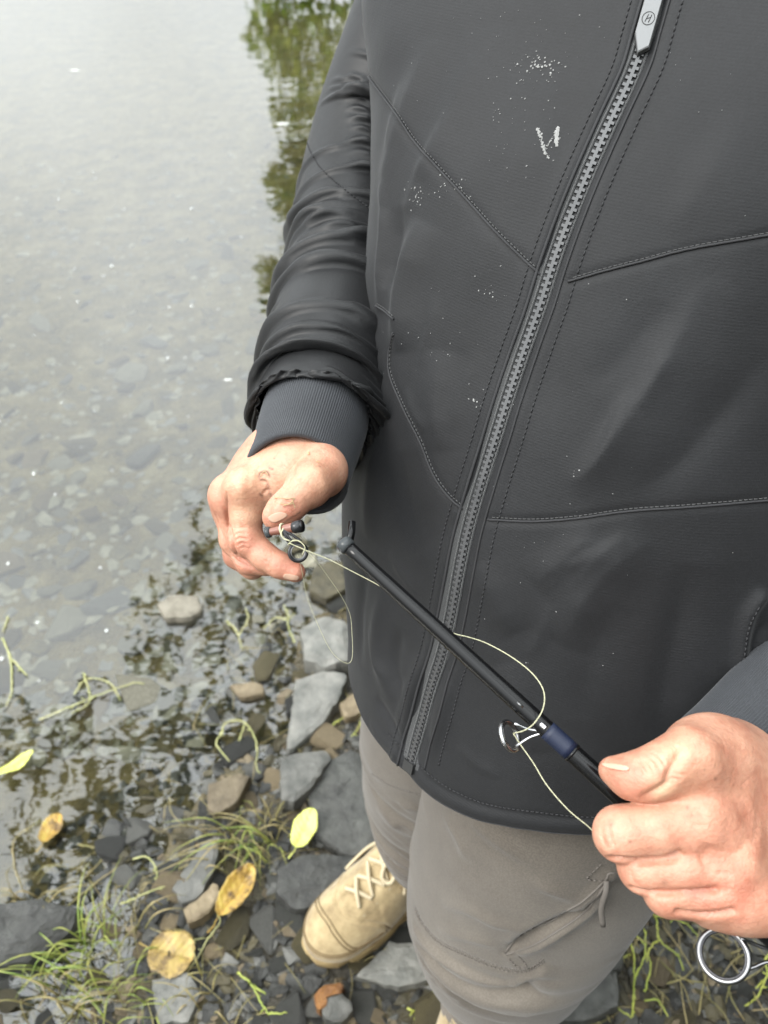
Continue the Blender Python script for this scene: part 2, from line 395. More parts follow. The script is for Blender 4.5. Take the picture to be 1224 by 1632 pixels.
def leaf_cloud(centres, radii, per, size, rng):
    Vs, Fs = [], []; k = 0
    prof = np.array([[0, 0, 0], [.32, .35, .04], [.36, .65, .05], [0, 1, -.05], [-.36, .65, .05], [-.32, .35, .04]])
    for c, r in zip(centres, radii):
        n = int(per * rng.uniform(.7, 1.3)); d = rng.normal(size=(n, 3)); d = unit(d) * (rng.uniform(0, 1, (n, 1)) ** .45)
        P = c + d * r * np.array([1, 1, .6]); s = size * rng.uniform(.7, 1.3, n)
        for i in range(n):
            q = rng.normal(size=(2, 3)); q[0, 2] -= .4; a = unit(q[0]); b = unit(np.cross(a, q[1])); cc = np.cross(a, b)
            Vs.append(P[i] + s[i] * (prof[:, :1] * b + prof[:, 1:2] * a + prof[:, 2:] * cc)); Fs.append([k, k + 1, k + 2, k + 3]); Fs.append([k, k + 3, k + 4, k + 5]); k += 6
    return np.vstack(Vs), Fs
def refl(px, py, h):
    """point at height h whose mirror image in the lake falls on that photo pixel"""
    d = unit(W(px, py, 1.0) - CAMP); g = G(px, py); d = d * np.array([1, 1, -1]); return g + d * (h / d[2])
def make_tree(name, base, fork, limbs, centres, radii, per, size, lm, seed, label, trunk_r):
    rng = np.random.default_rng(seed); root = empty(name, tuple(base)); root['label'] = label; root['category'] = 'tree'; b0 = np.array(base)
    P = catmull([base, (np.array(base) * .6 + np.array(fork) * .4) + rng.normal(size=3) * .12, fork], 14)
    obj('trunk', *tube(P - b0, np.linspace(trunk_r, trunk_r * .6, 14), 12), bark, root)
    ends = []
    for e in limbs:
        e = np.array(e); m = (np.array(fork) + e) / 2 + np.array([0, 0, .35]); Q = catmull([fork, m, e], 16); ends.append(Q)
        obj('limb', *tube(Q - b0, np.linspace(trunk_r * .5, trunk_r * .13, 16), 8), bark, root)
    allp = np.vstack(ends); parts = []
    for c in centres:
        j = ((allp - c) ** 2).sum(1).argmin(); Q = catmull([allp[j], (allp[j] + c) / 2 + rng.normal(size=3) * .06, c], 6); parts.append(tube(Q - b0, np.linspace(.018, .005, 6), 5))
    obj('twigs', *join(*parts), bark, root)['kind'] = 'stuff'
    V, F = leaf_cloud(np.array(centres) - b0, radii, per, size, rng); obj('crown', V, F, lm, root, smooth=False)
    return root
rng = np.random.default_rng(5); cs, rs = [], []
edge = [(350, 800), (330, 880), (240, 975), (300, 930), (370, 960), (250, 1060), (330, 1040), (420, 980), (480, 900), (520, 1000), (450, 1060), (120, 1150), (40, 1160), (180, 1130), (20, 1220), (90, 1230), (200, 1200), (270, 1150), (350, 1130), (430, 1150), (530, 1130),
        (140, 1290), (30, 1350), (80, 1400), (210, 1290), (270, 1260), (320, 1220), (400, 1230), (480, 1260), (330, 1320), (250, 1370), (170, 1370), (40, 1500), (250, 1480), (380, 1340), (560, 1250), (600, 1050), (640, 900), (700, 1100), (600, 700), (720, 800), (800, 1000)]
for (a, b) in edge:
    cs.append(refl(a, b, rng.uniform(3.0, 4.2))); rs.append(rng.uniform(.20, .38))
for _ in range(36):  # extra unseen leaf clusters, added to hold back light from overhead
    cs.append(np.array([rng.uniform(.5, 3.8), rng.uniform(-2.0, 3.2), rng.uniform(3.3, 5.2)])); rs.append(rng.uniform(.25, .5))
far_limbs = [(.6, -.8, 4.3), (1.8, -2.0, 4.4), (.8, .8, 4.5), (3.0, .4, 4.6), refl(300, 1000, 3.9), refl(90, 1200, 3.8), refl(480, 1000, 4.2), refl(150, 1370, 3.6), refl(420, 1250, 4.0), refl(650, 900, 4.4)]
make_tree('overhanging_tree', (2.6, 3.4, gz(2.6, 3.4)), (2.2, 3.2, 3.0), far_limbs, cs, rs, 62, .085, M_LEAF, 3, 'dark green leafy tree mirrored in the shallows beside the boots', .16)
cs, rs = [], []
for (a, b, r) in [(440, 20, .45), (500, 10, .7), (560, 30, .8), (450, 70, .4), (520, 80, .8), (435, 60, .35), (490, 130, .5), (560, 150, .9), (470, 180, .35), (510, 230, .5), (455, 290, .28), (475, 240, .3), (440, 285, .22), (480, 310, .35), (545, 300, .7), (425, 455, .16), (440, 430, .22), (445, 470, .2), (500, 420, .6), (470, 440, .25), (600, 60, 1.0), (640, 200, 1.1), (600, 380, .8), (700, 100, 1.1), (560, 460, .5), (460, 110, .35), (475, 60, .45), (500, 180, .4), (490, 270, .35), (500, 340, .35), (485, 380, .3), (460, 330, .25), (430, 475, .12), (530, 260, .6), (520, 350, .5)]:
    g = refl(a, b, 1.0); g0 = np.array([g[0], g[1]]); u = g0 / np.linalg.norm(g0); dist = rng.uniform(9.2, 11.0)
    el = refl(a, b, 2.0) - G(a, b); sl = el[2] / np.linalg.norm(el[:2]); h = dist * sl - CAM_H
    cs.append(np.array([u[0] * dist, u[1] * dist, max(h, .3)])); rs.append(r * .85)
make_tree('bank_tree', (1.9, 10.4, gz(1.9, 10.4)), (1.3, 10.2, 1.6), [(-.6, 10, 3.6), (.2, 10.4, 3.9), (-.9, 9.9, 1.6), (1.2, 10.6, 4.6), (-.5, 10.0, .9)], cs, rs, 105, .095, M_LEAF2, 8, 'yellow green tree on the bank mirrored beside the dark sleeve', .14)

# unseen leaf mass added behind the camera and to the right to shade the person
rng = np.random.default_rng(17); cs, rs = [], []
for _ in range(330):
    a = math.radians(rng.uniform(-112, 62)); d = rng.uniform(3.0, 5.5); x, y = d * math.cos(a), d * math.sin(a)
    if shore_s(x, y) < .3: continue
    cs.append(np.array([x, y, gz(x, y) + rng.uniform(.2, 3.4)])); rs.append(rng.uniform(.4, .8))
V, F = leaf_cloud(cs, rs, 30, .26, rng)
tag(obj('added_shade_thicket', V, F, M_LEAF, smooth=False), 'unseen dark green thicket added on the bank to shade the person', 'wood', kind='stuff')

# ================================================================== PERSON
# --- cloth and skin materials
def cloth_mat(name, c1, c2, ribs, rough=.62, sheen=.25, bs=.25, blot=9, spec=.42, crease=9.0):
    m = mat(name, c1, rough, Sheen_Weight=sheen, Sheen_Roughness=.5); b = bsdf(m); b.inputs['Specular IOR Level'].default_value = spec
    oc = coords(m); f = noise(m, oc, blot, 5, .6); col = ramp(m, f, [(.32, c1), (.72, c2)])
    sp = ramp(m, noise(m, oc, 700, 2, .5), [(.4, (.8, .8, .8)), (.62, (1.22, 1.22, 1.22))]); col = mixrgb(m, .55, col, sp, 'MULTIPLY')
    lk(m, col, b.inputs['Base Color'])
    prev = bump(m, noise(m, oc, 60, 5, .6), .16, .002)
    rd = nd(m, 'ShaderNodeTexNoise', noise_type='RIDGED_MULTIFRACTAL', Scale=crease, Detail=3.0, Roughness=.5, Distortion=.6); lk(m, coords(m, 'Object', (1.5, 1.0, .8)), rd.inputs['Vector'])
    prev = bump(m, rd.outputs[0], .5, .0050, prev)
    prev = bump(m, noise(m, oc, 900, 2, .5), .35, .0004, prev)
    if ribs:
        uv = coords(m, 'UV'); w = nd(m, 'ShaderNodeTexWave', wave_type='BANDS', bands_direction='Y', Scale=ribs, Distortion=1.2, Detail=1.0); w.inputs['Detail Scale'].default_value = 30
        lk(m, uv, w.inputs['Vector']); prev = bump(m, w.outputs[1], bs, .0006, prev)
        w2 = nd(m, 'ShaderNodeTexWave', wave_type='BANDS', bands_direction='X', Scale=ribs * 1.3, Distortion=.5); lk(m, uv, w2.inputs['Vector']); bump(m, w2.outputs[1], bs * .4, .0004, prev)
    return m
M_JACKET = cloth_mat('jacket_cloth', (.0080, .0083, .0094), (.0130, .0134, .0150), 190.0, .62, .08, .10, spec=.28)
M_SLEEVE = cloth_mat('sleeve_cloth', (.0075, .0077, .0084), (.0115, .0117, .0126), 0, .48, .03, spec=.33)
M_CUFF = cloth_mat('cuff_rib', (.022, .0240, .0285), (.034, .0372, .043), 0, .7, .15)
M_SEAM = mat('seam_thread', (.075, .076, .078), .7); M_STITCH = mat('stitch_thread', (.022, .022, .024), .8)
M_STITCH2 = mat('stitch_pale', (.060, .060, .060), .8)
M_TROUSER = cloth_mat('trouser_cloth', (.096, .082, .068), (.150, .131, .109), 160.0, .85, .2, .15, 7, .3)
M_TSTITCH = mat('trouser_seam', (.135, .120, .106), .85)
M_TAPE = mat('zip_tape', (.035, .036, .037), .75, Sheen_Weight=.4); M_TOOTH = mat('zip_tooth', (.05, .05, .052), .22); M_TOOTH.node_tree.nodes['Principled BSDF'].inputs['Specular IOR Level'].default_value = .8
bump(M_TAPE, noise(M_TAPE, coords(M_TAPE), 900, 2), .6, .0008)
M_PULL = mat('zip_pull', (.20, .205, .21), .42); M_DARK = mat('dark_mark', (.02, .02, .02), .5)
M_PAINT = mat('paint_fleck', (.27, .27, .265), .95)
sk = mat('skin', (.55, .32, .22), .48); b = bsdf(sk); oc = coords(sk)
f1 = noise(sk, oc, 38, 4, .6); c = ramp(sk, f1, [(.26, (.40, .170, .112)), (.50, (.50, .252, .168)), (.75, (.585, .335, .235))])
at = nd(sk, 'ShaderNodeAttribute', attribute_name='flush'); c = mixrgb(sk, at.outputs['Fac'], c, (.54, .20, .135))
at2 = nd(sk, 'ShaderNodeAttribute', attribute_name='pale'); c = mixrgb(sk, at2.outputs['Fac'], c, (.66, .50, .31))
at3 = nd(sk, 'ShaderNodeAttribute', attribute_name='dirt'); c = mixrgb(sk, at3.outputs['Fac'], c, (.10, .055, .035))
mott = ramp(sk, noise(sk, oc, 120, 4, .65), [(.36, (.90, .80, .78)), (.52, (1.0, 1.0, 1.0)), (.68, (1.05, 1.06, 1.06))]); c = mixrgb(sk, .8, c, mott, 'MULTIPLY')
pores = ramp(sk, noise(sk, oc, 420, 3, .6), [(.35, (.93, .91, .90)), (.6, (1.03, 1.03, 1.03))]); c = mixrgb(sk, .7, c, pores, 'MULTIPLY')
fl = nd(sk, 'ShaderNodeTexVoronoi', Scale=70.0); lk(sk, oc, fl.inputs['Vector']); c = mixrgb(sk, ramp(sk, fl.outputs['Distance'], [(.02, (.55, .55, .55)), (.05, (0, 0, 0))]), c, (.20, .10, .06))
lk(sk, c, b.inputs['Base Color']); b.inputs['Subsurface Weight'].default_value = .14; b.inputs['Subsurface Radius'].default_value = (1.0, .35, .18); b.inputs['Subsurface Scale'].default_value = .006
vv = nd(sk, 'ShaderNodeTexVoronoi', Scale=520.0); lk(sk, oc, vv.inputs['Vector']); pb = bump(sk, vv.outputs['Distance'], .22, .0006)
pb = bump(sk, noise(sk, coords(sk, 'Object', (1, 1, 2.2)), 190, 4, .6), .16, .0010, pb)
ve = nd(sk, 'ShaderNodeTexVoronoi', feature='DISTANCE_TO_EDGE', Scale=330.0); lk(sk, coords(sk, 'Object', (1.0, 1.0, 1.7)), ve.inputs['Vector']); pb = bump(sk, ramp(sk, ve.outputs['Distance'], [(.0, (0, 0, 0)), (.16, (1, 1, 1))]), .22, .0004, pb)
lk(sk, ramp(sk, f1, [(.3, (.40, .40, .40)), (.7, (.56, .56, .56))]), b.inputs['Roughness'])
M_SKIN = sk
M_NAIL = mat('nail', (.52, .33, .24), .38, Subsurface_Weight=.1); M_NAIL.node_tree.nodes['Principled BSDF'].inputs['Subsurface Radius'].default_value = (.004, .002, .001)
M_HAIR = mat('hair', (.02, .014, .01), .5)

# --- his right hand (left in the photo) pinching the rod tip between thumb and forefinger
def hand(fingers, palm, bumps, h, kf=.0012, kp=.008, lastk=.004):
    allp = [W(*q[:3]) for f in fingers for q in f] + [W(*q[:3]) for s in palm for q in s[:2]]
    allp = np.array(allp); fld = Field(allp.min(0) - .022, allp.max(0) + .022, h)
    for a, b_, k in palm: fld.cone(W(*a[:3]), W(*b_[:3]), a[3], b_[3], k)
    FD = np.full(fld.n, .05, np.float32)
    for f in fingers:
        one = np.full(fld.n, .05, np.float32)
        for a, b_ in zip(f[:-1], f[1:]): fld.cone(W(*a[:3]), W(*b_[:3]), a[3], b_[3], lastk, one)
        FD = smin(FD, one, kf)
    fld.D = smin(fld.D, FD, kp)
    for (q, k) in bumps: fld.cone(W(*q[:3]), W(*q[:3]) + 1e-4, q[3], q[3], k)
    return fld.mesh()
R_index = [(392, 782, .512, .0124), (393, 822, .513, .0106), (391, 858, .514, .0107), (424, 889, .510, .0089), (446, 901, .507, .0082), (471, 912, .5045, .0066)]
R_mid = [(368, 792, .529, .0124), (374, 860, .534, .0100), (397, 895, .532, .0088), (425, 900, .527, .0080)]
R_ring = [(366, 806, .548, .0120), (379, 884, .552, .0098), (402, 903, .549, .0085), (425, 895, .543, .0076)]
R_pink = [(370, 815, .566, .0108), (385, 882, .570, .0085), (405, 897, .566, .0076), (422, 890, .56, .007)]
R_thumb = [(512, 750, .500, .0165), (492, 774, .486, .0132), (462, 804, .477, .0103), (448, 817, .4765, .0097), (439, 825, .4770, .0080)]
R_palm = [((482, 706, .545, .0225), (462, 752, .524, .0225), .012), ((480, 700, .552, .0235), (440, 770, .546, .0205), .012), ((462, 752, .522, .0215), (394, 783, .516, .0132), .010),
          ((450, 762, .53, .020), (371, 794, .532, .0135), .010), ((452, 768, .545, .018), (369, 806, .549, .0125), .010), ((455, 770, .555, .017), (372, 814, .566, .0115), .010),
          ((486, 706, .543, .0215), (508, 752, .510, .018), .012), ((486, 752, .516, .0135), (404, 782, .522, .0120), .010), ((462, 780, .522, .011), (414, 800, .530, .010), .010), ((432, 738, .541, .0215), (380, 786, .536, .0150), .012), ((470, 708, .552, .0235), (428, 752, .545, .0225), .012), ((502, 640, .577, .022), (484, 704, .548, .0225), .01)]
R_bumps = [((388, 776, .509, .0128), .006), ((390, 860, .512, .0104), .004), ((365, 790, .526, .0125), .006), ((494, 770, .486, .0130), .006)]
RV, RF = hand([R_index, R_mid, R_ring, R_pink, R_thumb], R_palm, R_bumps, .0009)
RB = bvh_of(RV, RF); RN = vnormals(RV, RF)
def z1(x, y): return (300 + x / 3.825, 660 + y / 3.825)
def zz1(*pts): return [z1(*p) for p in pts]
cr = .0013
RV = folds(RV, RN, RB, [
    (zz1((645, 290), (628, 360), (585, 430), (530, 500), (490, 560), (466, 620)), -.0022, .0024, .003, .15),
    (zz1((450, 490), (490, 460), (510, 510)), -cr, .0009, .0009), (zz1((440, 400), (480, 420), (500, 480)), -cr, .0008, .0008), (zz1((430, 360), (470, 370), (490, 400)), -cr * .7, .0008, .0008),
    (zz1((270, 745), (310, 725), (360, 735)), -cr * .8, .0008, .0008), (zz1((275, 775), (320, 755), (365, 770)), -cr * .8, .0008, .0008), (zz1((285, 810), (330, 785), (365, 800)), -cr * .8, .0008, .0008),
    (zz1((300, 830), (335, 812), (362, 822)), -cr * .6, .0008, .0008),
    (zz1((560, 545), (620, 560), (680, 600)), -cr * .7, .0008, .0008), (zz1((570, 530), (630, 542), (685, 575)), -cr * .7, .0008, .0008), (zz1((575, 560), (620, 580), (660, 615)), -cr * .6, .0008, .0008),
    (zz1((470, 920), (500, 950), (505, 985)), -cr * .5, .0010, .0010), (zz1((560, 830), (545, 800), (540, 770)), -cr, .002, .002),
    (zz1((232, 470), (236, 600), (262, 740), (290, 850), (400, 935)), -.0020, .0016, .0016, .15), (zz1((160, 590), (200, 720), (240, 830), (300, 900), (400, 945)), -.0016, .0014, .0014, .15),
    (zz1((300, 700), (330, 690), (365, 700)), -cr * .5, .0008, .0008), (zz1((470, 880), (490, 910), (495, 940)), -cr * .4, .001, .001), (zz1((350, 330), (330, 420), (330, 520)), .0009, .004, .004, .3), (zz1((420, 300), (400, 380), (380, 460)), .0006, .003, .003, .3), (zz1((760, 300), (820, 400), (850, 480)), .0007, .004, .004, .3)])

# --- his left hand (right in the photo) closed round the rod
def z2(x, y): return (900 + x / 3.265, 1100 + y / 3.265)
def zz2(*pts): return [z2(*p) for p in pts]
def q2(x, y, z, r): return (*z2(x, y), z, r)
L_index = [q2(690, 690, .366, .0142), q2(480, 722, .3615, .0116), q2(292, 748, .363, .0112), q2(325, 790, .384, .0100), q2(400, 810, .400, .0092), q2(500, 790, .406, .0080)]
L_mid = [q2(830, 945, .363, .0136), q2(620, 930, .3605, .0116), q2(415, 918, .3635, .0108), q2(450, 945, .382, .0098), q2(520, 960, .398, .0090), q2(620, 950, .402, .0080)]
L_ring = [q2(930, 1070, .361, .0122), q2(740, 1062, .3585, .0104), q2(540, 1045, .3605, .0100), q2(575, 1050, .379, .0090), q2(640, 1060, .392, .0085), q2(720, 1045, .394, .0078)]
L_pink = [q2(1025, 1100, .362, .0102), q2(880, 1110, .3595, .0086), q2(745, 1108, .3605, .0082), q2(775, 1100, .375, .0076), q2(820, 1100, .384, .0072), q2(880, 1090, .386, .007)]
L_thumb = [q2(765, 350, .390, .0165), q2(650, 352, .367, .0132), q2(530, 398, .3625, .0106), q2(432, 446, .3615, .0100), q2(335, 450, .3660, .0084), q2(240, 416, .3715, .0058)]
L_palm = [(q2(1050, 250, .395, .0255), q2(960, 430, .380, .0245), .012), (q2(1110, 330, .395, .025), q2(980, 620, .378, .0205), .012), (q2(940, 430, .380, .0225), q2(710, 685, .369, .0155), .012),
          (q2(1000, 560, .377, .0215), q2(840, 945, .3655, .0144), .012), (q2(1060, 600, .379, .021), q2(935, 1070, .3635, .0126), .012), (q2(1100, 600, .384, .021), q2(1027, 1098, .364, .0110), .012),
          (q2(1050, 260, .394, .024), q2(900, 330, .378, .0195), .012), (q2(760, 400, .372, .0135), q2(640, 560, .368, .0128), .012), (q2(620, 470, .371, .0105), q2(560, 610, .370, .0105), .010), (q2(1280, -70, .440, .028), q2(1060, 260, .396, .0255), .01)]
L_palm = [(q2(865, 431, .432, .0260), q2(830, 520, .398, .0230), .012), (q2(840, 500, .400, .0220), q2(715, 685, .3690, .0142), .016), (q2(900, 560, .400, .0222), q2(840, 945, .3655, .0136), .016), (q2(960, 600, .404, .0218), q2(935, 1070, .3635, .0118), .016), (q2(860, 470, .405, .021), q2(800, 760, .378, .0150), .016),
          (q2(1000, 620, .410, .021), q2(1027, 1098, .364, .0108), .010), (q2(850, 400, .426, .022), q2(755, 350, .390, .0172), .018), (q2(860, 450, .405, .020), q2(740, 400, .384, .0160), .018), (q2(720, 420, .385, .0125), q2(660, 580, .375, .0120), .016), (q2(1160, 130, .480, .027), q2(870, 425, .434, .0258), .01)]
L_bumps = [(q2(680, 690, .3635, .0138), .008), (q2(815, 975, .3575, .0112), .006), (q2(925, 1090, .3570, .0100), .006), (q2(1020, 1115, .3580, .0088), .006)]
LV, LF = hand([L_index, L_mid, L_ring, L_pink, L_thumb], L_palm, L_bumps, .0009, kp=.015, lastk=.008)
LB = bvh_of(LV, LF); LN = vnormals(LV, LF)
LV = folds(LV, LN, LB, [
    (zz2((620, 300), (575, 370), (545, 440), (530, 490), (460, 535), (385, 572)), -.0022, .0022, .0030, .12),
    (zz2((370, 360), (410, 390), (440, 440)), -cr, .0008, .0008), (zz2((395, 345), (440, 385), (470, 440)), -cr, .0008, .0008), (zz2((425, 330), (470, 370), (500, 420)), -cr, .0008, .0008), (zz2((450, 315), (500, 355), (530, 400)), -cr * .8, .0008, .0008), (zz2((350, 380), (385, 410), (410, 450)), -cr * .6, .0008, .0008),
    (zz2((560, 430), (600, 440), (640, 435)), -cr * .5, .0008, .0008), (zz2((555, 460), (590, 465), (620, 460)), -cr * .5, .0008, .0008),
    (zz2((190, 872), (300, 886), (420, 890), (540, 876), (615, 838)), -.0030, .0018, .0018, .1), (zz2((330, 1030), (430, 1056), (600, 1056), (720, 1050), (820, 1046)), -.0028, .0016, .0016, .1), (zz2((560, 1150), (680, 1170), (800, 1165), (900, 1145)), -.0024, .0015, .0015, .1),
    (zz2((190, 720), (200, 780), (230, 830)), -cr * .5, .0012, .0012), (zz2((225, 700), (240, 770), (262, 830)), -cr * .5, .0012, .0012), (zz2((340, 930), (350, 980), (380, 1020)), -cr * .5, .0012, .0012),
    (zz2((650, 640), (690, 625), (735, 640)), -cr * .5, .001, .001), (zz2((640, 670), (690, 655), (745, 672)), -cr * .5, .001, .001), (zz2((660, 710), (700, 700), (745, 712)), -cr * .4, .001, .001), (zz2((780, 960), (830, 950), (880, 965)), -cr * .5, .001, .001),
    (zz2((940, 480), (965, 620), (950, 760), (900, 900)), .0014, .006, .006, .3), (zz2((800, 520), (760, 600), (720, 650)), .0008, .006, .006, .3), (zz2((1010, 600), (1000, 800), (960, 1000)), .0011, .005, .005, .3),
    (zz2((870, 640), (850, 760), (840, 860)), -.0010, .006, .006, .3), (zz2((770, 800), (740, 860), (690, 880)), -.0016, .005, .005, .3), (zz2((880, 1030), (820, 1045), (740, 1050)), -.0010, .004, .004, .3)])

# --- head and neck (above the picture) in the same body mesh
TOP_FACE = unit(np.array([-.50, -.86, 0])); HC = np.array([.285, .80, 1.66]); side = np.array([-TOP_FACE[1], TOP_FACE[0], 0]); UPV = np.array([0, 0, 1.])
hf = Field(HC - [.16, .16, .34], HC + [.16, .16, .17], .004); Rh = np.array([side, TOP_FACE, UPV])
def hp(s, f, u): return HC + side * s + TOP_FACE * f + UPV * u
hf.ell(hp(0, -.012, .03), Rh, (.074, .092, .092), .02); hf.ell(hp(0, .022, -.045), Rh, (.056, .066, .070), .03)
hf.cone(hp(0, -.025, -.06), hp(0, -.035, -.30), .056, .066, .03)
hf.cone(hp(0, .090, .012), hp(0, .108, -.022), .007, .013, .014); hf.cone(hp(-.028, .076, -.064), hp(.028, .076, -.064), .008, .008, .012); hf.cone(hp(-.024, .074, -.078), hp(.024, .074, -.078), .008, .008, .010)
for s in (-1, 1):
    hf.ell(hp(s * .031, .096, .008), Rh, (.019, .016, .011), .012, sub=True); hf.cone(hp(s * .015, .086, .030), hp(s * .050, .072, .030), .008, .006, .014)
    hf.ell(hp(s * .077, -.008, -.008), Rh, (.009, .020, .032), .006)
hV, hF = hf.mesh()
fa = [tube(catmull([W(500, 645, .578), W(532, 540, .645), W(570, 400, .72)], 12), .028, 16), tube(catmull([W(1255, 1140, .478), W(1400, 1000, .54)], 8), .030, 16),
      tube(catmull([W(570, 402, .718), W(583, 250, .76), W(650, 90, .75), W(760, -120, .70), (.20, .74, 1.36), (.285, .81, 1.40), (.37, .74, 1.36), W(1560, -200, .72), W(1600, 100, .74), W(1600, 500, .71), W(1400, 1000, .54)], 60), .030, 14), tube([(.285, .82, 1.30), (.285, .815, 1.45), hp(0, -.035, -.20)], [.05, .06, .06], 14)]
nR, nL = len(RV), len(LV)
V, F = join((RV, RF), (LV, LF), (hV, hF), *fa)
person = obj('person', V, F, M_SKIN)
tag(person, 'person in black zip jacket and grey trousers holding fishing rod pieces in both hands', 'person')
def soft_attr(name, spots):
    a = np.zeros(len(V))
    for (p, r, s) in spots:
        d = np.linalg.norm(V - p, axis=1); a = np.maximum(a, s * np.exp(-(d / r) ** 2))
    at = person.data.attributes.new(name, 'FLOAT', 'POINT'); at.data.foreach_set('value', a.astype(np.float32))
def onR(x, y): p, _ = ray(RB, *z1(x, y)); return p if p is not None else np.zeros(3)
def onL(x, y): p, _ = ray(LB, *z2(x, y)); return p if p is not None else np.zeros(3)
soft_attr('flush', [(onR(325, 770), .010, .55), (onR(620, 950), .010, .5), (onR(540, 660), .006, .5), (onR(330, 900), .008, .5), (onR(620, 590), .008, .3), (onR(260, 940), .01, .4), (onR(190, 500), .012, .3),
                    (onL(700, 690), .014, .42), (onL(370, 500), .009, .6), (onL(840, 985), .012, .5), (onL(920, 1110), .010, .5), (onL(200, 700), .012, .25), (onL(330, 960), .010, .3), (onL(480, 1100), .010, .3)])
def stroke(fn, pts): return [fn(*p) for p in resample(catmull(pts, 20), 6.0)]
soft_attr('dirt', [(p, .0008, .75) for l in ([(430, 385), (445, 355), (480, 350), (497, 380)], [(440, 400), (470, 405), (492, 450), (505, 500)], [(438, 485), (450, 498)], [(495, 328), (515, 335)], [(560, 690), (600, 650), (680, 600)]) for p in stroke(onR, l)] +
          [(onR(525, 270), .0006, .7), (onR(800, 320), .0010, .5), (onR(735, 245), .0010, .4), (onL(785, 460), .0008, .8), (onL(340, 790), .0008, .7), (onL(240, 700), .0008, .6), (onL(520, 1000), .0022, .35), (onL(640, 610), .0010, .5), (onL(918, 508), .0006, .7), (onL(565, 865), .0010, .6)])
soft_attr('pale', [(onL(590, 330), .007, .3), (onL(510, 530), .007, .4), (onL(480, 560), .006, .25), (onL(640, 480), .016, .15), (onR(560, 420), .01, .2), (onR(330, 420), .016, .30), (onR(330, 600), .014, .28), (onR(760, 350), .016, .22), (onR(470, 300), .016, .22)])

# --- nails
def nail(bvh, quad, mt, lift=.0004, lab=None):
    """quad: corner pixels base-left, base-right, tip-right, tip-left"""
    n = 13; P = []
    for i in range(n):
        for j in range(n):
            u, v = 2 * i / (n - 1) - 1, 2 * j / (n - 1) - 1
            x, y = u * math.sqrt(1 - v * v * .38), v * math.sqrt(1 - u * u * .38); s, t = (x + 1) / 2, (y + 1) / 2
            q = (1 - t) * ((1 - s) * np.array(quad[0]) + s * np.array(quad[1])) + t * ((1 - s) * np.array(quad[3]) + s * np.array(quad[2]))
            p, nn = ray(bvh, *q)
            if p is None: P.append(None); continue
            P.append(p + nn * (lift + .0002 * t))
    ok = [p for p in P if p is not None]
    if not ok: return
    P = np.array([p if p is not None else ok[0] for p in P]); V = P.copy()
    o = obj('fingernail', V, grid_faces(n, n, False), mt, person); so = o.modifiers.new('t', 'SOLIDIFY'); so.thickness = .0005; so.offset = 0
    return o
nail(RB, zz1((620, 615), (560, 590), (478, 628), (520, 668)), M_NAIL)
nail(RB, zz1((585, 968), (575, 1000), (672, 1012), (680, 985)), M_NAIL)
nail(LB, zz2((340, 395), (335, 425), (215, 405), (185, 378)), M_NAIL)

# --- jacket body: a loft whose section follows chest, belly and hem
#            height   zip-line pixel / distance      yaw  depth  left outline pixel
RINGS = [((1050, 0, .44), 33, .145, 585), ((1010, 110, .445), 33, .148, 580), ((930, 285, .455), 34, .155, 598), ((865, 440, .47), 35, .162, 600), ((790, 690, .495), 38, .170, 586),
         ((720, 960, .535), 43, .170, 557), ((690, 1090, .565), 47, .165, 557), ((655, 1225, .60), 50, .160, 566)]
rp = []
for (zp, yaw, bb, lx) in RINGS:
    Fp = W(*zp); ph = math.radians(yaw); d = np.array([-math.sin(ph), -math.cos(ph), 0]); w = np.array([math.cos(ph), -math.sin(ph), 0]); C = Fp - bb * d
    th = np.linspace(0, 2 * math.pi, 240); lo_, hi_ = .08, .45
    for _ in range(30):
        a_ = (lo_ + hi_) / 2; X = C + a_ * np.cos(th)[:, None] * w + bb * np.sin(th)[:, None] * d
        if proj(X)[:, 0].min() > lx: lo_ = a_
        else: hi_ = a_
    rp.append([Fp[2], C[0], C[1], a_, bb, ph])
rp = np.array(rp)[::-1]          # rising height
low = rp[0] + (rp[0] - rp[1]) * (.14 / (rp[1][0] - rp[0][0])); low[3:] = rp[0][3:]; low[1:3] = rp[0][1:3] + (rp[0][1:3] - rp[1][1:3]) * 1.5
up = [[1.34, rp[-1][1] + .02, rp[-1][2] + .045, .245, .135, .56], [1.42, rp[-1][1] + .03, rp[-1][2] + .08, .225, .12, .54], [1.475, rp[-1][1] + .035, rp[-1][2] + .10, .15, .095, .53], [1.50, rp[-1][1] + .035, rp[-1][2] + .105, .085, .085, .53], [1.56, rp[-1][1] + .035, rp[-1][2] + .10, .078, .08, .53]]
TR = np.vstack([low, rp, up])
def ring_at(z): return np.stack([np.interp(z, TR[:, 0], TR[:, k]) for k in range(1, 6)], -1)
zf = np.linspace(TR[0, 0], TR[-1, 0], 400); sm = ring_at(zf); ker = np.hanning(31); ker /= ker.sum()
sm = np.stack([np.convolve(np.pad(sm[:, k], 15, 'edge'), ker, 'valid') for k in range(5)], -1)
def torso(th, z):
    q = np.stack([np.interp(z, zf, sm[:, k]) for k in range(5)], -1); ph = q[..., 4]
    ct, st = np.cos(th), np.sin(th); ce = np.sign(ct) * np.abs(ct) ** .92; se = np.sign(st) * np.abs(st) ** .92
    x = q[..., 0] + q[..., 2] * ce * np.cos(ph) - q[..., 3] * se * np.sin(ph); y = q[..., 1] - q[..., 2] * ce * np.sin(ph) - q[..., 3] * se * np.cos(ph)
    return np.stack([x, y, z], -1)
TH = np.linspace(0, 2 * math.pi, 240, endpoint=False); ZZ = np.linspace(TR[0, 0], 1.3, 200)
tg, zg = np.meshgrid(TH, ZZ, indexing='ij'); EV = torso(tg, zg).reshape(-1, 3)
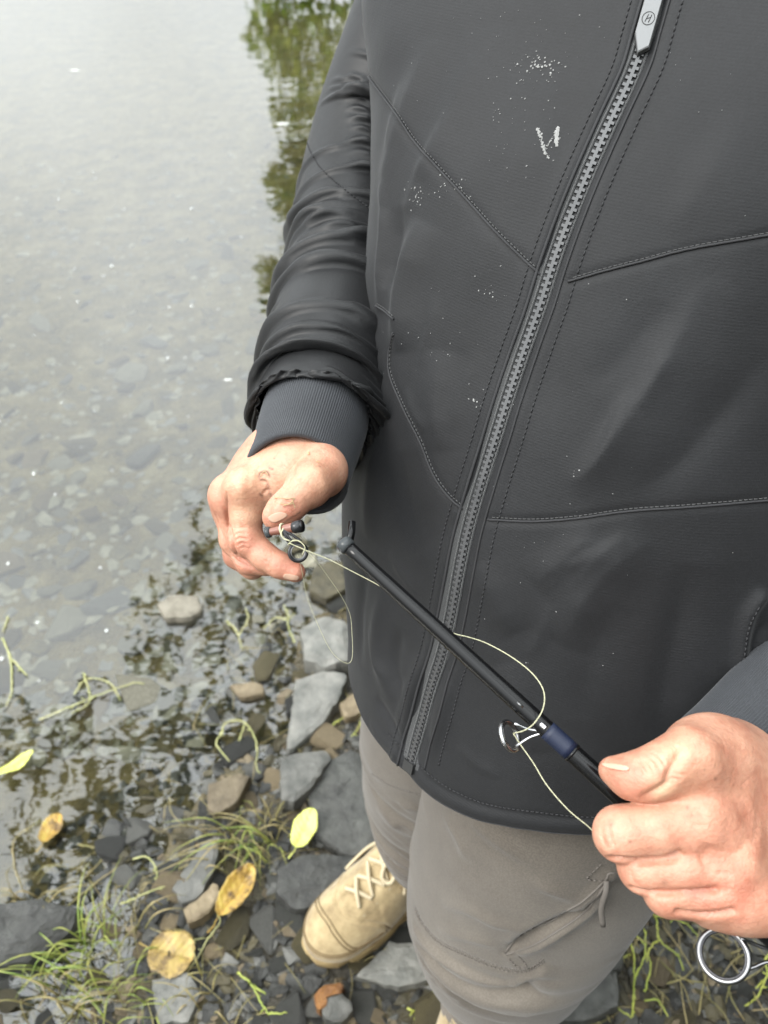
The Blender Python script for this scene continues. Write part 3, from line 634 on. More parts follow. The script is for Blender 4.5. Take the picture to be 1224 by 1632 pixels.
ti = np.arange(240)[:, None] * 200 + np.arange(199)[None]; tj = (np.arange(240)[:, None] + 1) % 240 * 200 + np.arange(199)[None]
EF = np.stack([ti, tj, tj + 1, ti + 1], -1).reshape(-1, 4); EB = bvh_of(EV, EF)
HEM_PX = [(575, 1138), (588, 1160), (610, 1190), (655, 1236), (690, 1268), (730, 1292), (780, 1310), (860, 1322), (940, 1329), (1040, 1326), (1140, 1310), (1220, 1290)]
hem = []
for q in catmull(HEM_PX, 60):
    p, _ = ray(EB, *q)
    if p is None: continue
    k = ((EV - p) ** 2).sum(1).argmin(); hem.append((TH[k // 200], p[2]))
hem = np.array(sorted(hem)); print('hem', hem[0], hem[-1], 'rings', np.round(rp[:, [0, 3]], 3).tolist())
t0, t1 = hem[0], hem[-1]; HT = np.r_[hem[:, 0], t1[0] + .8, t0[0] + 2 * math.pi - .8]; HZ = np.r_[hem[:, 1], t1[1], t1[1]]
def hem_z(t):
    k = np.hanning(15); k /= k.sum(); tt = np.linspace(0, 2 * math.pi, 720, endpoint=False); o = np.argsort(HT % (2 * math.pi)); v = np.interp(tt, (HT % (2 * math.pi))[o], HZ[o], period=2 * math.pi)
    v = np.convolve(np.pad(v, 7, 'wrap'), k, 'valid'); return np.interp(t, tt, v, period=2 * math.pi)
# denser columns over the visible front
TH = np.concatenate([np.linspace(.10, 3.4, 420, endpoint=False), np.linspace(3.4, 2 * math.pi + .10, 90, endpoint=False)]); nT = len(TH); nZ = 420; ztop = 1.56
tz = np.concatenate([np.linspace(0, .72, 340, endpoint=False), np.linspace(.72, 1, nZ - 340)])
hz = hem_z(TH); zg = hz[None, :] + (ztop - hz)[None, :] * tz[:, None]; tg = np.broadcast_to(TH[None], zg.shape)
JV = torso(tg, zg).reshape(-1, 3); JF = grid_faces(nZ, nT)
un = np.c_[tg.ravel() * .21, zg.ravel()]
JN = vnormals(JV, JF); cx = np.c_[np.interp(JV[:, 2], zf, sm[:, 0]), np.interp(JV[:, 2], zf, sm[:, 1]), JV[:, 2]]
if ((JV - cx) * JN).sum() < 0: JF = JF[:, ::-1]; JN = -JN
JB = bvh_of(JV, JF)
ZIP = [(1062, -70), (1050, -20), (1030, 50), (1012, 110), (975, 190), (935, 280), (905, 355), (880, 425), (860, 490), (835, 560), (808, 640), (790, 700), (768, 770), (745, 850), (731, 920), (721, 975), (708, 1035), (690, 1090), (677, 1140), (665, 1180), (654, 1226)]
JV = JV + JN * (.0022 * smooth_noise(JV, 26, 21) * np.clip((1.3 - JV[:, 2]) * 4, 0, 1) + .0010 * smooth_noise(JV, 70, 22))[:, None]
S1 = [(578, 108), (600, 140), (630, 180), (660, 225), (700, 270), (750, 325), (800, 380), (866, 443)]
S2 = [(905, 449), (960, 433), (1030, 415), (1100, 397), (1230, 374)]
S3 = [(599, 487), (612, 495), (628, 509)]; S3b = [(627, 530), (620, 565), (622, 600), (645, 655), (670, 705), (690, 755), (712, 788), (738, 812)]
S4 = [(778, 828), (850, 831), (920, 826), (1000, 815), (1100, 808), (1230, 797)]
JV = folds(JV, JN, JB, [
    (ZIP, -.0030, .0060, .0060, 0), ([(x - 27, y) for x, y in ZIP], .0022, .0045, .0030, 0), ([(x + 27, y) for x, y in ZIP], .0010, .0030, .0045, 0),
    (S1, -.0013, .0022, .0022, 0), (S2, -.0014, .0022, .0022, 0), (S3b, -.0013, .0022, .0022, 0), (S4, -.0014, .0022, .0022, 0),
    ([(668, 350), (650, 400), (636, 460), (630, 520), (628, 560)], .0070, .008, .020, .3), ([(612, 290), (612, 360), (606, 430), (602, 500)], .005, .007, .007, .3), ([(640, 330), (628, 400), (618, 460)], -.004, .010, .010, .3),
    ([(690, 60), (650, 160), (620, 260), (610, 330)], .004, .012, .016, .3), ([(780, 40), (720, 180), (670, 290)], .0025, .016, .02, .3), ([(880, 120), (820, 260), (770, 420), (720, 560)], .0022, .02, .02, .3),
    ([(1190, 170), (1120, 300), (1060, 370)], .0014, .012, .02, .3), ([(1130, 440), (1080, 540), (1020, 640), (960, 720), (905, 780)], .0028, .008, .022, .3), ([(1224, 560), (1150, 660), (1080, 740), (1010, 790)], -.0022, .014, .012, .3), ([(1060, 480), (1000, 560), (940, 620)], -.0014, .012, .012, .3),
    ([(1040, 860), (980, 900), (930, 960), (900, 1030)], .004, .014, .02, .3), ([(950, 850), (900, 890), (850, 930)], .003, .010, .014, .3), ([(1100, 900), (1080, 1000), (1060, 1100), (1050, 1180)], -.0032, .010, .016, .3), ([(980, 960), (940, 1060), (930, 1150)], -.0014, .012, .012, .3),
    ([(700, 560), (690, 640), (700, 720)], .0025, .014, .014, .3), ([(640, 720), (650, 800), (680, 880)], -.003, .016, .016, .3), ([(600, 700), (590, 780), (585, 860)], .004, .012, .012, .3),
    ([(610, 940), (600, 1000), (604, 1060), (625, 1120)], .004, .008, .010, .3), ([(640, 1000), (630, 1060), (640, 1120)], -.003, .007, .007, .3), ([(585, 900), (575, 980), (575, 1060)], -.003, .008, .008, .3),
    ([(668, 1040), (655, 1090), (645, 1150)], .0022, .005, .006, .3), ([(600, 1110), (625, 1150), (650, 1190)], -.0022, .005, .005, .2),
    ([(720, 1060), (705, 1130), (695, 1190)], .002, .006, .008, .3), ([(800, 1060), (830, 1130), (850, 1200)], .003, .016, .016, .3), ([(760, 900), (790, 960), (820, 1010)], .0025, .012, .012, .3),
    ([(x + 3, y - 24) for x, y in HEM_PX[2:11]], -.0016, .0022, .0022, .05), ([(x + 2, y - 10) for x, y in HEM_PX[1:11]], .0014, .005, .005, .05),
    ([(1224, 940), (1196, 985), (1186, 1050), (1180, 1110)], .005, .006, .004, .1), ([(1224, 985), (1205, 1030), (1200, 1080)], -.003, .006, .006, .2),
    ([(1001, 623), (985, 660), (963, 711), (940, 745), (913, 772)], .0016, .003, .010, .3), ([(960, 870), (930, 890), (900, 905)], .0012, .003, .006, .3), ([(1000, 850), (960, 880), (915, 930)], .0012, .003, .008, .3), ([(880, 960), (860, 1010), (835, 1050)], .0010, .003, .006, .3), ([(1060, 560), (1040, 600), (1010, 650)], .0010, .003, .008, .3), ([(690, 470), (680, 520), (660, 580)], .0012, .003, .008, .3), ([(760, 560), (730, 620), (715, 690)], .0010, .003, .008, .3),
    ([(640, 620), (655, 660), (680, 690)], .0014, .003, .006, .3), ([(620, 880), (640, 920), (665, 950)], .0014, .003, .007, .3), ([(590, 1000), (600, 1050), (620, 1090)], .0016, .003, .006, .3), ([(650, 1080), (640, 1120), (632, 1165)], .0014, .0025, .005, .2), ([(700, 1100), (692, 1150), (690, 1200)], .0012, .0025, .005, .2), ([(730, 1190), (760, 1220), (800, 1240)], .0010, .003, .006, .3), ([(640, 130), (625, 190), (618, 240)], .0014, .003, .008, .3), ([(720, 170), (690, 230), (660, 280)], .0012, .003, .010, .3), ([(700, 200), (655, 300), (640, 360)], .0010, .003, .010, .3)], (nZ, nT), 1)
# hem turned inwards
inner = JV[2 * nT:3 * nT] - JN[2 * nT:3 * nT] * .0045; inner2 = JV[30 * nT:31 * nT] - JN[30 * nT:31 * nT] * .007
low_r = JV[:nT] - JN[:nT] * .0022 - np.array([0, 0, .0018]); nJ = len(JV); JA = np.vstack([JV, low_r, inner, inner2])
ex = []
ids = [np.arange(nT), nJ + np.arange(nT), nJ + nT + np.arange(nT), nJ + 2 * nT + np.arange(nT)]
for a, b_ in zip(ids[:-1], ids[1:]): ex.append(np.stack([a, b_, np.roll(b_, -1), np.roll(a, -1)], -1))
jacket = obj('jacket', JA, np.vstack([JF] + ex), M_JACKET, person, uv=np.vstack([un, un[:nT], un[:nT], un[:nT]]))
jacket['label'] = 'charcoal zip-front softshell jacket spotted with paint'
JB = bvh_of(JV, JF)

def ribbon(name, P, Nn, half, th, mt, parent, lift=0.0):
    T = unit(np.gradient(P, axis=0)); S = np.cross(T, Nn); rows = []
    for a, h in ((-1, 0), (-1, 1), (1, 1), (1, 0)): rows.append(P + S * half * a + Nn * (lift + th * h))
    V = np.stack(rows, 1).reshape(-1, 3); F = grid_faces(len(P), 4)
    return obj(name, V, F, mt, parent, smooth=False)
def seam(px, name='seam', r=.0009, mt=None, parent=None, bvh=None, lift=.0006):
    P, Nn = cast(bvh or JB, px, 2.0); P = resample(P, .0025); T = P
    return obj(name, *tube(P + np.interp(np.linspace(0, 1, len(P)), np.linspace(0, 1, len(Nn)), np.arange(len(Nn)))[:, None] * 0 + Nn[np.linspace(0, len(Nn) - 1, len(P)).astype(int)] * lift, r, 6), mt or M_SEAM, parent or jacket)
def stitches(px, name, step, ln, r, mt, parent, bvh, lift=.0003):
    P, Nn = cast(bvh, px, 2.0); s = np.r_[0, np.cumsum(np.linalg.norm(np.diff(P, axis=0), axis=1))]; parts = []
    for c in np.arange(step, s[-1] - step, step):
        a, b_ = [np.array([np.interp(q, s, P[:, k]) for k in range(3)]) for q in (c, c + ln)]; n_ = Nn[min(len(Nn) - 1, int(np.searchsorted(s, c)))] * lift
        parts.append(tube([a + n_ * .3, (a + b_) / 2 + n_ * 1.6, b_ + n_ * .3], r, 5))
    o = obj(name, *join(*parts), mt, parent); o['kind'] = 'stuff'; return o
for S in (S1, S2, S3, S3b, S4):
    seam(S, r=.0008, mt=M_STITCH); stitches([(x + (2 if S in (S1, S3b) else 0), y - 4) for x, y in S], 'topstitching', .0030, .0022, .0004, M_STITCH2, jacket, JB)
stitches([(x - 38, y) for x, y in ZIP[1:]], 'topstitching', .0036, .0024, .00045, M_STITCH, jacket, JB)
stitches([(x + 44, y) for x, y in ZIP[1:]], 'topstitching', .0036, .0024, .00045, M_STITCH, jacket, JB)
stitches([(x + 3, y - 27) for x, y in HEM_PX[2:11]], 'topstitching', .0034, .0024, .00045, M_STITCH, jacket, JB)
stitches([(1214, 960), (1194, 1000), (1186, 1050), (1180, 1112)], 'topstitching', .0034, .0024, .00045, M_STITCH, jacket, JB)
seam([(x - 22, y) for x, y in ZIP], 'zip_placket_edge', .0011, M_STITCH, lift=.0004)
seam([(x + 23, y) for x, y in ZIP], 'zip_placket_edge', .0008, M_STITCH, lift=.0004)
# zip: tape, interlocking teeth, bottom stop, pull
ZP, ZN = cast(JB, ZIP, 1.5); ss = np.r_[0, np.cumsum(np.linalg.norm(np.diff(ZP, axis=0), axis=1))]; ker = np.hanning(25); ker /= ker.sum()
def at_zip(s): i = [np.interp(s, ss, ZP[:, k]) for k in range(3)]; n_ = unit([np.interp(s, ss, ZN[:, k]) for k in range(3)]); return np.array(i), n_
zs = np.linspace(0, ss[-1], 240); zp = np.array([at_zip(s)[0] for s in zs]); znn = np.array([at_zip(s)[1] for s in zs])
zp = np.stack([np.convolve(np.pad(zp[:, k], 12, 'edge'), ker, 'valid') for k in range(3)], -1); znn = unit(np.stack([np.convolve(np.pad(znn[:, k], 12, 'edge'), ker, 'valid') for k in range(3)], -1))
zt = unit(np.gradient(zp, axis=0)); zsd = np.cross(zt, znn)
ribbon('zip_tape', zp, znn, .0085, .0010, M_TAPE, jacket, .0004)
for sgn in (-1, 1): obj('zip_cord', *tube(zp + zsd * sgn * .0041 + znn * .0018, .0007, 6), M_TAPE, jacket)
def tooth():
    o = [(-.0030, -.0010), (-.0030, .0010), (-.0008, .0010), (-.0004, .0015), (.0008, .0015), (.0012, .0008), (.0012, -.0008), (.0008, -.0015), (-.0004, -.0015), (-.0008, -.0010)]
    o = np.array(o)[::-1]; n = len(o); V = np.vstack([np.c_[o, np.zeros(n)], np.c_[o, np.full(n, .0012)], np.c_[o * .86 + np.array([-.0001, 0]), np.full(n, .0017)]]); F = grid_faces(3, n, True).tolist() + [list(range(2 * n, 3 * n))]
    return mesh_data('zip_tooth', V, F, M_TOOTH, smooth=False)
tm = tooth(); cum = np.r_[0, np.cumsum(np.linalg.norm(np.diff(zp, axis=0), axis=1))]
pitch = cum[-1] / 140
for i in range(280):
    s = min(i * pitch / 2, cum[-1]); k = int(np.clip(np.searchsorted(cum, s), 1, len(cum) - 1)); f = (s - cum[k - 1]) / (cum[k] - cum[k - 1])
    p = zp[k - 1] * (1 - f) + zp[k] * f; sg = 1 if i % 2 else -1; t, n_ = zt[k], znn[k]; sd = np.cross(t, n_)
    x = sd * -sg; y = np.cross(n_, x); M = Matrix([[x[0], y[0], n_[0], 0], [x[1], y[1], n_[1], 0], [x[2], y[2], n_[2], 0], [0, 0, 0, 1]])
    o = bpy.data.objects.new('zip_tooth', tm); link(o, jacket); M.translation = Vector(p + n_ * .0013); o.matrix_local = M
def along(k, off=.0, lift=.0): return zp[k] + zsd[k] * off + znn[k] * lift
def plate(name, outline, P0, x, y, n_, th, mt, parent):
    o = np.array(outline); m = len(o); sg = (o[:, 0] * np.roll(o[:, 1], -1) - o[:, 1] * np.roll(o[:, 0], -1)).sum()
    if sg < 0: o = o[::-1]
    c = o.mean(0); L3 = lambda q, h: P0 + q[:, :1] * x + q[:, 1:] * y + n_ * h
    V = np.vstack([L3(o, 0), L3(o, th * .75), L3(c + (o - c) * .96, th)]); F = grid_faces(3, m).tolist() + [list(range(2 * m, 3 * m)), list(range(m))[::-1]]
    return obj(name, V, F, mt, parent, smooth=False)
# the pull hangs from a slider above the picture
kp = int(np.argmin(np.abs(proj(zp)[:, 1] - 92))); y_ = -unit(zp[max(kp - 40, 0)] - zp[kp]) * -1; n_ = znn[kp]; x_ = unit(np.cross(y_, n_)); n_ = np.cross(x_, y_)
if x_[0] < 0: x_ = -x_
P0 = zp[kp] + n_ * .0045
pull = plate('zip_pull', [(-.0050, .0105), (-.0006, -.0002), (.0045, .0035), (.0047, .045), (-.0048, .045)], P0, x_, y_, n_, .0022, M_PULL, jacket)
plate('zip_pull_back', [(-.0054, .0102), (-.0006, -.0010), (.0052, .0030), (.0053, .046), (-.0053, .046)], P0 - n_ * .0016, x_, y_, n_, .0016, M_DARK, pull)
cc = P0 + y_ * .0185 + n_ * .0023; a = np.linspace(0, 2 * math.pi, 41)
obj('pull_emblem_ring', *tube(np.array([cc + x_ * math.cos(t) * .0034 + y_ * math.sin(t) * .0036 for t in a]), .00022, 5, False), M_DARK, pull)
for seg in (((-.0014, -.0020), (-.0004, .0022)), ((.0006, -.0022), (.0014, .0020)), ((-.0012, -.0004), (.0012, .0006))):
    obj('pull_emblem_stroke', *tube([cc + x_ * q[0] + y_ * q[1] for q in seg], .00024, 5), M_DARK, pull)
plate('pull_mark', [(-.0012, .0335), (.0016, .0335), (.0016, .0345), (-.0012, .0345)], P0 + n_ * .0023, x_, y_, n_, .0002, M_DARK, pull)
plate('zip_slider', [(-.0055, .040), (.0055, .040), (.0065, .052), (.004, .058), (-.004, .058), (-.0065, .052)], P0 - n_ * .001, x_, y_, n_, .004, M_DARK, jacket)
e = zp[-1]; plate('zip_stop', [(-.0052, -.004), (.0052, -.004), (.0052, .005), (-.0052, .005)], e + znn[-1] * .001, zsd[-1], zt[-1], znn[-1], .0032, M_DARK, jacket)
# the zip runs on to the collar
up_px = [(1052, -10), (1066, -90), (1086, -180), (1108, -280), (1120, -340)]
UP, UN = cast(JB, up_px, 3.0)
if len(UP) > 6: ribbon('zip_tape', UP, UN, .0085, .0010, M_TAPE, jacket, .0004); obj('zip_chain', *tube(UP + UN * .002, .0026, 6, flat=.6), M_TOOTH, jacket)
# dried paint on the chest: small flecks plus the forked smear
def fleck(px, py, r, parts, rg):
    p, n_ = ray(JB, px, py)
    if p is None: return
    x = unit(np.cross(n_, [0, .3, 1])); y = np.cross(n_, x); k = 6; an = np.linspace(0, 6.283, k, endpoint=False) + rg.uniform(0, 6); rr = r * rg.uniform(.5, 1.3, k)
    V = np.vstack([p + n_ * .0006, p + n_ * .0003 + (np.cos(an) * rr)[:, None] * x + (np.sin(an) * rr)[:, None] * y]); parts.append((V, [[0, 1 + i, 1 + (i + 1) % k] for i in range(k)]))
rg = np.random.default_rng(4); parts = []
for (cx_, cy_, sx, sy, n, r) in [(862, 105, 14, 9, 46, .0007), (850, 130, 26, 30, 34, .0005), (880, 225, 30, 30, 14, .0005), (795, 190, 14, 10, 14, .0005), (700, 300, 30, 10, 30, .0006), (658, 318, 8, 10, 18, .0007), (800, 240, 20, 30, 12, .0004), (850, 40, 80, 30, 22, .0004), (730, 120, 90, 60, 16, .0004), (750, 480, 60, 60, 12, .0005), (780, 470, 14, 6, 8, .0006), (690, 560, 14, 14, 8, .0005), (755, 640, 5, 4, 8, .0007), (905, 550, 200, 200, 18, .0004), (660, 560, 40, 40, 10, .0004), (917, 757, 4, 3, 6, .0006), (870, 830, 30, 30, 10, .0004), (1020, 90, 120, 60, 12, .0004), (900, 900, 160, 160, 14, .0004), (830, 1060, 10, 5, 4, .0004)]:
    for _ in range(n): fleck(cx_ + rg.normal() * sx, cy_ + rg.normal() * sy, r * .72 * rg.uniform(.4, 1.5), parts, rg)
for (a, b_, n, r) in [((858, 207), (868, 245), 36, .0006), ((868, 240), (886, 210), 26, .0004), ((889, 204), (887, 232), 44, .0009), ((866, 232), (873, 252), 20, .0005), ((855, 205), (862, 212), 12, .0007)]:
    for t in np.linspace(0, 1, n): fleck(a[0] + (b_[0] - a[0]) * t + rg.normal() * 1.0, a[1] + (b_[1] - a[1]) * t + rg.normal() * 1.0, r * rg.uniform(.6, 1.4), parts, rg)
ps = obj('paint_splatter', *join(*parts), M_PAINT, jacket, smooth=False); ps['kind'] = 'stuff'

# --- sleeves
def sleeve(path, nrow, nseg, noise_amp, seed, sub=None):
    P = catmull(np.array([[*W(*q[:3]), q[3]] for q in path]), nrow); r = P[:, 3]; P = P[:, :3]; T, A, B = frames(P)
    th = np.linspace(0, 2 * math.pi, nseg, endpoint=False)
    V = (P[:, None] + r[:, None, None] * (np.cos(th)[None, :, None] * A[:, None] + np.sin(th)[None, :, None] * B[:, None])).reshape(-1, 3)
    F = grid_faces(nrow, nseg); Nn = vnormals(V, F); ctr = np.repeat(P, nseg, 0)
    if ((V - ctr) * Nn).sum() < 0: F = F[:, ::-1]; Nn = -Nn
    V = V + Nn * (noise_amp * smooth_noise(V, 38, seed) + noise_amp * .4 * smooth_noise(V, 90, seed + 1))[:, None]
    uv = np.c_[np.tile(th * .06, nrow), np.repeat(np.linspace(0, .7, nrow), nseg)]
    return V, F, Nn, uv, P, r
def z3(x, y): return (380 + x / 3.2, 250 + y / 3.2)
def zz3(*p): return [z3(*q) for q in p]
RS = [(790, -190, .70, .080), (750, -120, .70, .078), (692, 0, .725, .075), (650, 90, .745, .072), (605, 200, .755, .069), (578, 290, .742, .064), (562, 390, .708, .061), (546, 480, .660, .059), (527, 560, .612, .056), (516, 620, .590, .0520), (507, 652, .573, .0480), (502, 668, .565, .0415)]
V, F, Nn, uv, SP, SR = sleeve(RS, 330, 230, .0016, 31); B = bvh_of(V, F)
V = folds(V, Nn, B, [
    (zz3((300, 190), (340, 165), (450, 250), (600, 330), (700, 370)), .0090, .010, .016, .15), (zz3((300, 215), (420, 285), (560, 385), (650, 450), (720, 510)), -.0095, .007, .008, .15),
    (zz3((220, 480), (300, 440), (400, 445), (520, 470), (640, 520), (720, 570)), .0072, .006, .012, .15), (zz3((330, 525), (430, 510), (520, 548), (600, 595), (700, 650)), -.0070, .007, .007, .2),
    (zz3((490, 630), (440, 655), (380, 672), (250, 700), (170, 735)), .0066, .0055, .010, .2), (zz3((360, 560), (420, 590), (450, 620)), .004, .006, .006, .3), (zz3((340, 690), (440, 690), (480, 670)), -.0045, .005, .005, .3),
    (zz3((350, 700), (450, 712), (560, 722), (610, 742), (700, 870)), .0060, .006, .010, .2), (zz3((440, 650), (540, 670), (640, 700), (700, 760)), -.0040, .006, .006, .3),
    (zz3((140, 835), (230, 820), (330, 808), (415, 815), (380, 842), (250, 885)), .0058, .005, .008, .15), (zz3((180, 880), (300, 850), (400, 850), (520, 850), (640, 880)), -.0045, .006, .006, .3),
    (zz3((120, 1030), (190, 930), (240, 880), (330, 918), (450, 948), (560, 970)), .0064, .006, .009, .12), (zz3((555, 965), (600, 1050), (640, 1140), (690, 1230)), .0050, .006, .008, .2), (zz3((180, 1000), (230, 940), (300, 960), (420, 1000)), -.0050, .006, .006, .3),
    (zz3((120, 1070), (200, 1022), (300, 1010), (380, 1022), (450, 1075), (560, 1092)), .0050, .006, .009, .2), (zz3((420, 1010), (520, 1030), (580, 1080)), -.004, .006, .006, .3),
    (zz3((70, 1160), (150, 1130), (240, 1100), (300, 1110)), .0030, .006, .008, .2), (zz3((500, 1100), (580, 1160), (640, 1260)), .004, .006, .006, .2),
    ([(547, 78), (545, 131), (547, 196), (550, 261), (570, 294), (593, 314)], .0065, .013, .0035, .15), ([(560, 70), (562, 131), (564, 196), (570, 250), (590, 290)], -.0080, .008, .008, .2),
    ([(520, 130), (512, 190), (515, 250)], .003, .010, .010, .3), ([(500, 225), (505, 250), (520, 275), (560, 310), (595, 340)], -.0016, .002, .002, .1),
    ([(575, 100), (570, 170), (580, 240)], .003, .008, .008, .3)], (330, 230), 2, 1.9)
# gathers where the sleeve meets the cuff
row = np.repeat(np.linspace(0, 1, 330), 230); thv = np.tile(np.linspace(0, 2 * math.pi, 230, endpoint=False), 330)
g = np.clip((row - .955) / .035, 0, 1); # bunching: rings of slack between elbow and cuff
pr = proj(V).reshape(330, 230, 3); li = pr[..., 0].argmin(1); ly = pr[np.arange(330), li, 1]; lth = np.linspace(0, 2 * math.pi, 230, endpoint=False)[li]; rw = np.linspace(0, 1, 330)
okr = (ly > -50) & (ly < 700); dth = thv - np.repeat(lth, 230)
for (yy, dep, wd, tl) in [(303, .0085, .012, .030), (345, -.0035, .016, .03), (412, .0070, .011, .018), (452, -.0040, .014, .014), (498, .0050, .010, .012), (535, -.0035, .012, .01), (577, .0062, .009, .006), (606, -.0040, .014, .0)]:
    r0 = np.interp(yy, ly[okr], rw[okr]); V = V - Nn * (.45 * dep * np.exp(-((row - r0 - tl * (1 - np.cos(dth)) + .006 * np.sin(2.3 * dth + yy)) / wd) ** 2) * (.35 + .65 * np.cos(dth * .5) ** 2))[:, None]
V = V + Nn * (g * (.0016 * np.sin(thv * 31 + 2 * np.sin(thv * 5)) + .0010 * np.sin(thv * 53)))[:, None]
Xs = V.reshape(330, 230, 3)[::2][:, ::2]; nr = Xs.shape[0]; tt = np.linspace(0, 1, nr - 1)
Xs = drape(Xs, SP[::2], SR[::2], 1.02 + np.clip((tt - .30) / .25, 0, 1)[:, None] * np.clip((.97 - tt) / .05, 0, 1)[:, None] * (.09 + .07 * np.sin(2 * np.linspace(0, 6.283, Xs.shape[1], endpoint=False)[None] + 23 * tt[:, None]) + .05 * np.sin(3 * np.linspace(0, 6.283, Xs.shape[1], endpoint=False)[None] - 31 * tt[:, None])), 1.04, .90, 1.22, 110, 6, (0, 0, -.25), 5, bend=.22, pin=(3, 2), puff=.00022, wide=.035)
Xs = upsample(Xs, 2); V = Xs.reshape(-1, 3); F = grid_faces(Xs.shape[0], Xs.shape[1]); Nn = vnormals(V, F)
if ((V - np.repeat(np.interp(np.linspace(0, 1, Xs.shape[0]), np.linspace(0, 1, len(SP)), np.arange(len(SP))).astype(int), Xs.shape[1])[:, None] * 0 - SP[np.repeat(np.linspace(0, len(SP) - 1, Xs.shape[0]).astype(int), Xs.shape[1])]) * Nn).sum() < 0: F = F[:, ::-1]
slv = obj('sleeve', V, F, M_SLEEVE, person); SB = bvh_of(V, F)
stitches([(488, 222), (497, 246), (515, 272), (552, 304), (597, 338)], 'topstitching', .0034, .0024, .0005, M_STITCH, slv, SB)
def cuff(path, nrow, ribs, parent, rollr):
    P = catmull(np.array([[*W(*q[:3]), q[3]] for q in path]), nrow); r = P[:, 3].copy(); P = P[:, :3]; T, A, B = frames(P); n = ribs * 5
    th = np.linspace(0, 2 * math.pi, n, endpoint=False); rr = r[:, None] + .00026 * np.cos(th * ribs)[None] * np.ones(nrow)[:, None] + .0012 * np.sin(th * 3 + 1)[None] * np.linspace(0, 1, nrow)[:, None]
    V = P[:, None] + rr[..., None] * (np.cos(th)[None, :, None] * A[:, None] + np.sin(th)[None, :, None] * B[:, None])
    t = T[-1]; e = V[-1]; c = P[-1]; rows = [V]
    for k, (dr, dt) in enumerate(((-.0010, .0012), (-.0028, .0015), (-.0042, .0004), (-.0048, -.004), (-.0048, -.02))):
        rows.append((e + unit(c - e) * -dr + t * dt)[None])
    V = np.concatenate(rows, 0); m = V.shape[0]
    return obj('cuff', V.reshape(-1, 3), grid_faces(m, n), M_CUFF, parent)
cuff([(507, 646, .576, .0385), (502, 668, .566, .0392), (493, 698, .552, .0380), (483, 730, .537, .0362), (474, 757, .523, .0356)], 46, 140, slv, .002)
# other sleeve, mostly outside the picture
LS = [(1560, -200, .72, .082), (1600, 100, .74, .078), (1620, 400, .72, .074), (1580, 620, .66, .068), (1490, 850, .60, .060), (1390, 1000, .525, .054), (1325, 1068, .492, .050), (1308, 1085, .486, .043)]
V, F, Nn, uv, _, _ = sleeve(LS, 160, 120, .003, 41)
slv2 = obj('sleeve', V, F, M_SLEEVE, person, uv=uv)
cuff([(1312, 1080, .488, .0400), (1288, 1106, .478, .0402), (1245, 1150, .462, .0390), (1200, 1196, .446, .0374), (1162, 1234, .432, .0368)], 46, 140, slv2, .002)

# --- trousers
def leg(path, nrow, nseg, seed):
    P = catmull(np.array([[*W(*q[:3]), q[3]] for q in path]), nrow); r = P[:, 3]; P = P[:, :3]; T = unit(np.gradient(P, axis=0)); A = unit(np.cross(T, [0, -1, .0])); B = np.cross(T, A); th = np.linspace(0, 2 * math.pi, nseg, endpoint=False)
    V = (P[:, None] + r[:, None, None] * (np.cos(th)[None, :, None] * A[:, None] + np.sin(th)[None, :, None] * B[:, None])).reshape(-1, 3); F = grid_faces(nrow, nseg); Nn = vnormals(V, F)
    if ((V - np.repeat(P, nseg, 0)) * Nn).sum() < 0: F = F[:, ::-1]; Nn = -Nn
    V = V + Nn * (.0030 * smooth_noise(V, 24, seed) + .0013 * smooth_noise(V, 80, seed + 1))[:, None]
    return V, F, Nn, np.c_[np.tile(th * .09, nrow), np.repeat(np.linspace(0, .9, nrow), nseg)]
def zt_(x, y): return (640 + x / 3.06, 1260 + y / 3.06)
def zzt(*p): return [zt_(*q) for q in p]
lv, lf, ln, luv = leg([(940, 1080, .66, .116), (905, 1190, .665, .112), (862, 1300, .70, .104), (823, 1400, .765, .100), (803, 1478, .83, .090), (797, 1515, .895, .074), (788, 1550, .955, .061), (779, 1582, 1.00, .055), (773, 1605, 1.025, .052)], 260, 220, 51)
lb = bvh_of(lv, lf)
KN = zzt((60, 560), (100, 650), (180, 740), (300, 800), (420, 850), (520, 880), (620, 880), (700, 830)); KN2 = zzt((50, 640), (110, 740), (200, 820), (320, 890), (440, 935), (560, 940), (660, 900), (710, 850))
POCK = zzt((505, 790), (560, 720), (640, 670), (720, 640), (800, 590), (870, 550), (930, 500), (1000, 430), (1010, 405), (1070, 405))
POCKET_FOLDS = [(KN, -.0018, .0022, .0022, .1), (zzt((505, 800), (580, 730), (680, 670), (780, 620), (870, 570)), -.0080, .008, .006, .15), (POCK, .0050, .003, .006, .08), (zzt((510, 800), (640, 755), (770, 680), (870, 610), (930, 550), (1000, 450)), .0062, .006, .003, .1), (zzt((510, 800), (560, 860), (615, 862)), .0016, .004, .002, .1),
    (zzt((200, 560), (330, 590), (450, 650), (600, 680)), .0030, .004, .009, .3), (zzt((180, 690), (320, 720), (480, 760)), .0024, .004, .008, .3), (zzt((640, 460), (760, 500), (880, 550)), .0028, .004, .008, .3), (zzt((330, 150), (480, 260), (640, 360)), .0022, .005, .010, .3), (zzt((200, 120), (280, 250), (300, 330)), .002, .005, .008, .3), (KN2, .006, .010, .004, .15), (zzt((70, 740), (160, 860), (300, 960), (450, 990), (600, 960), (690, 890)), -.008, .008, .010, .15)]
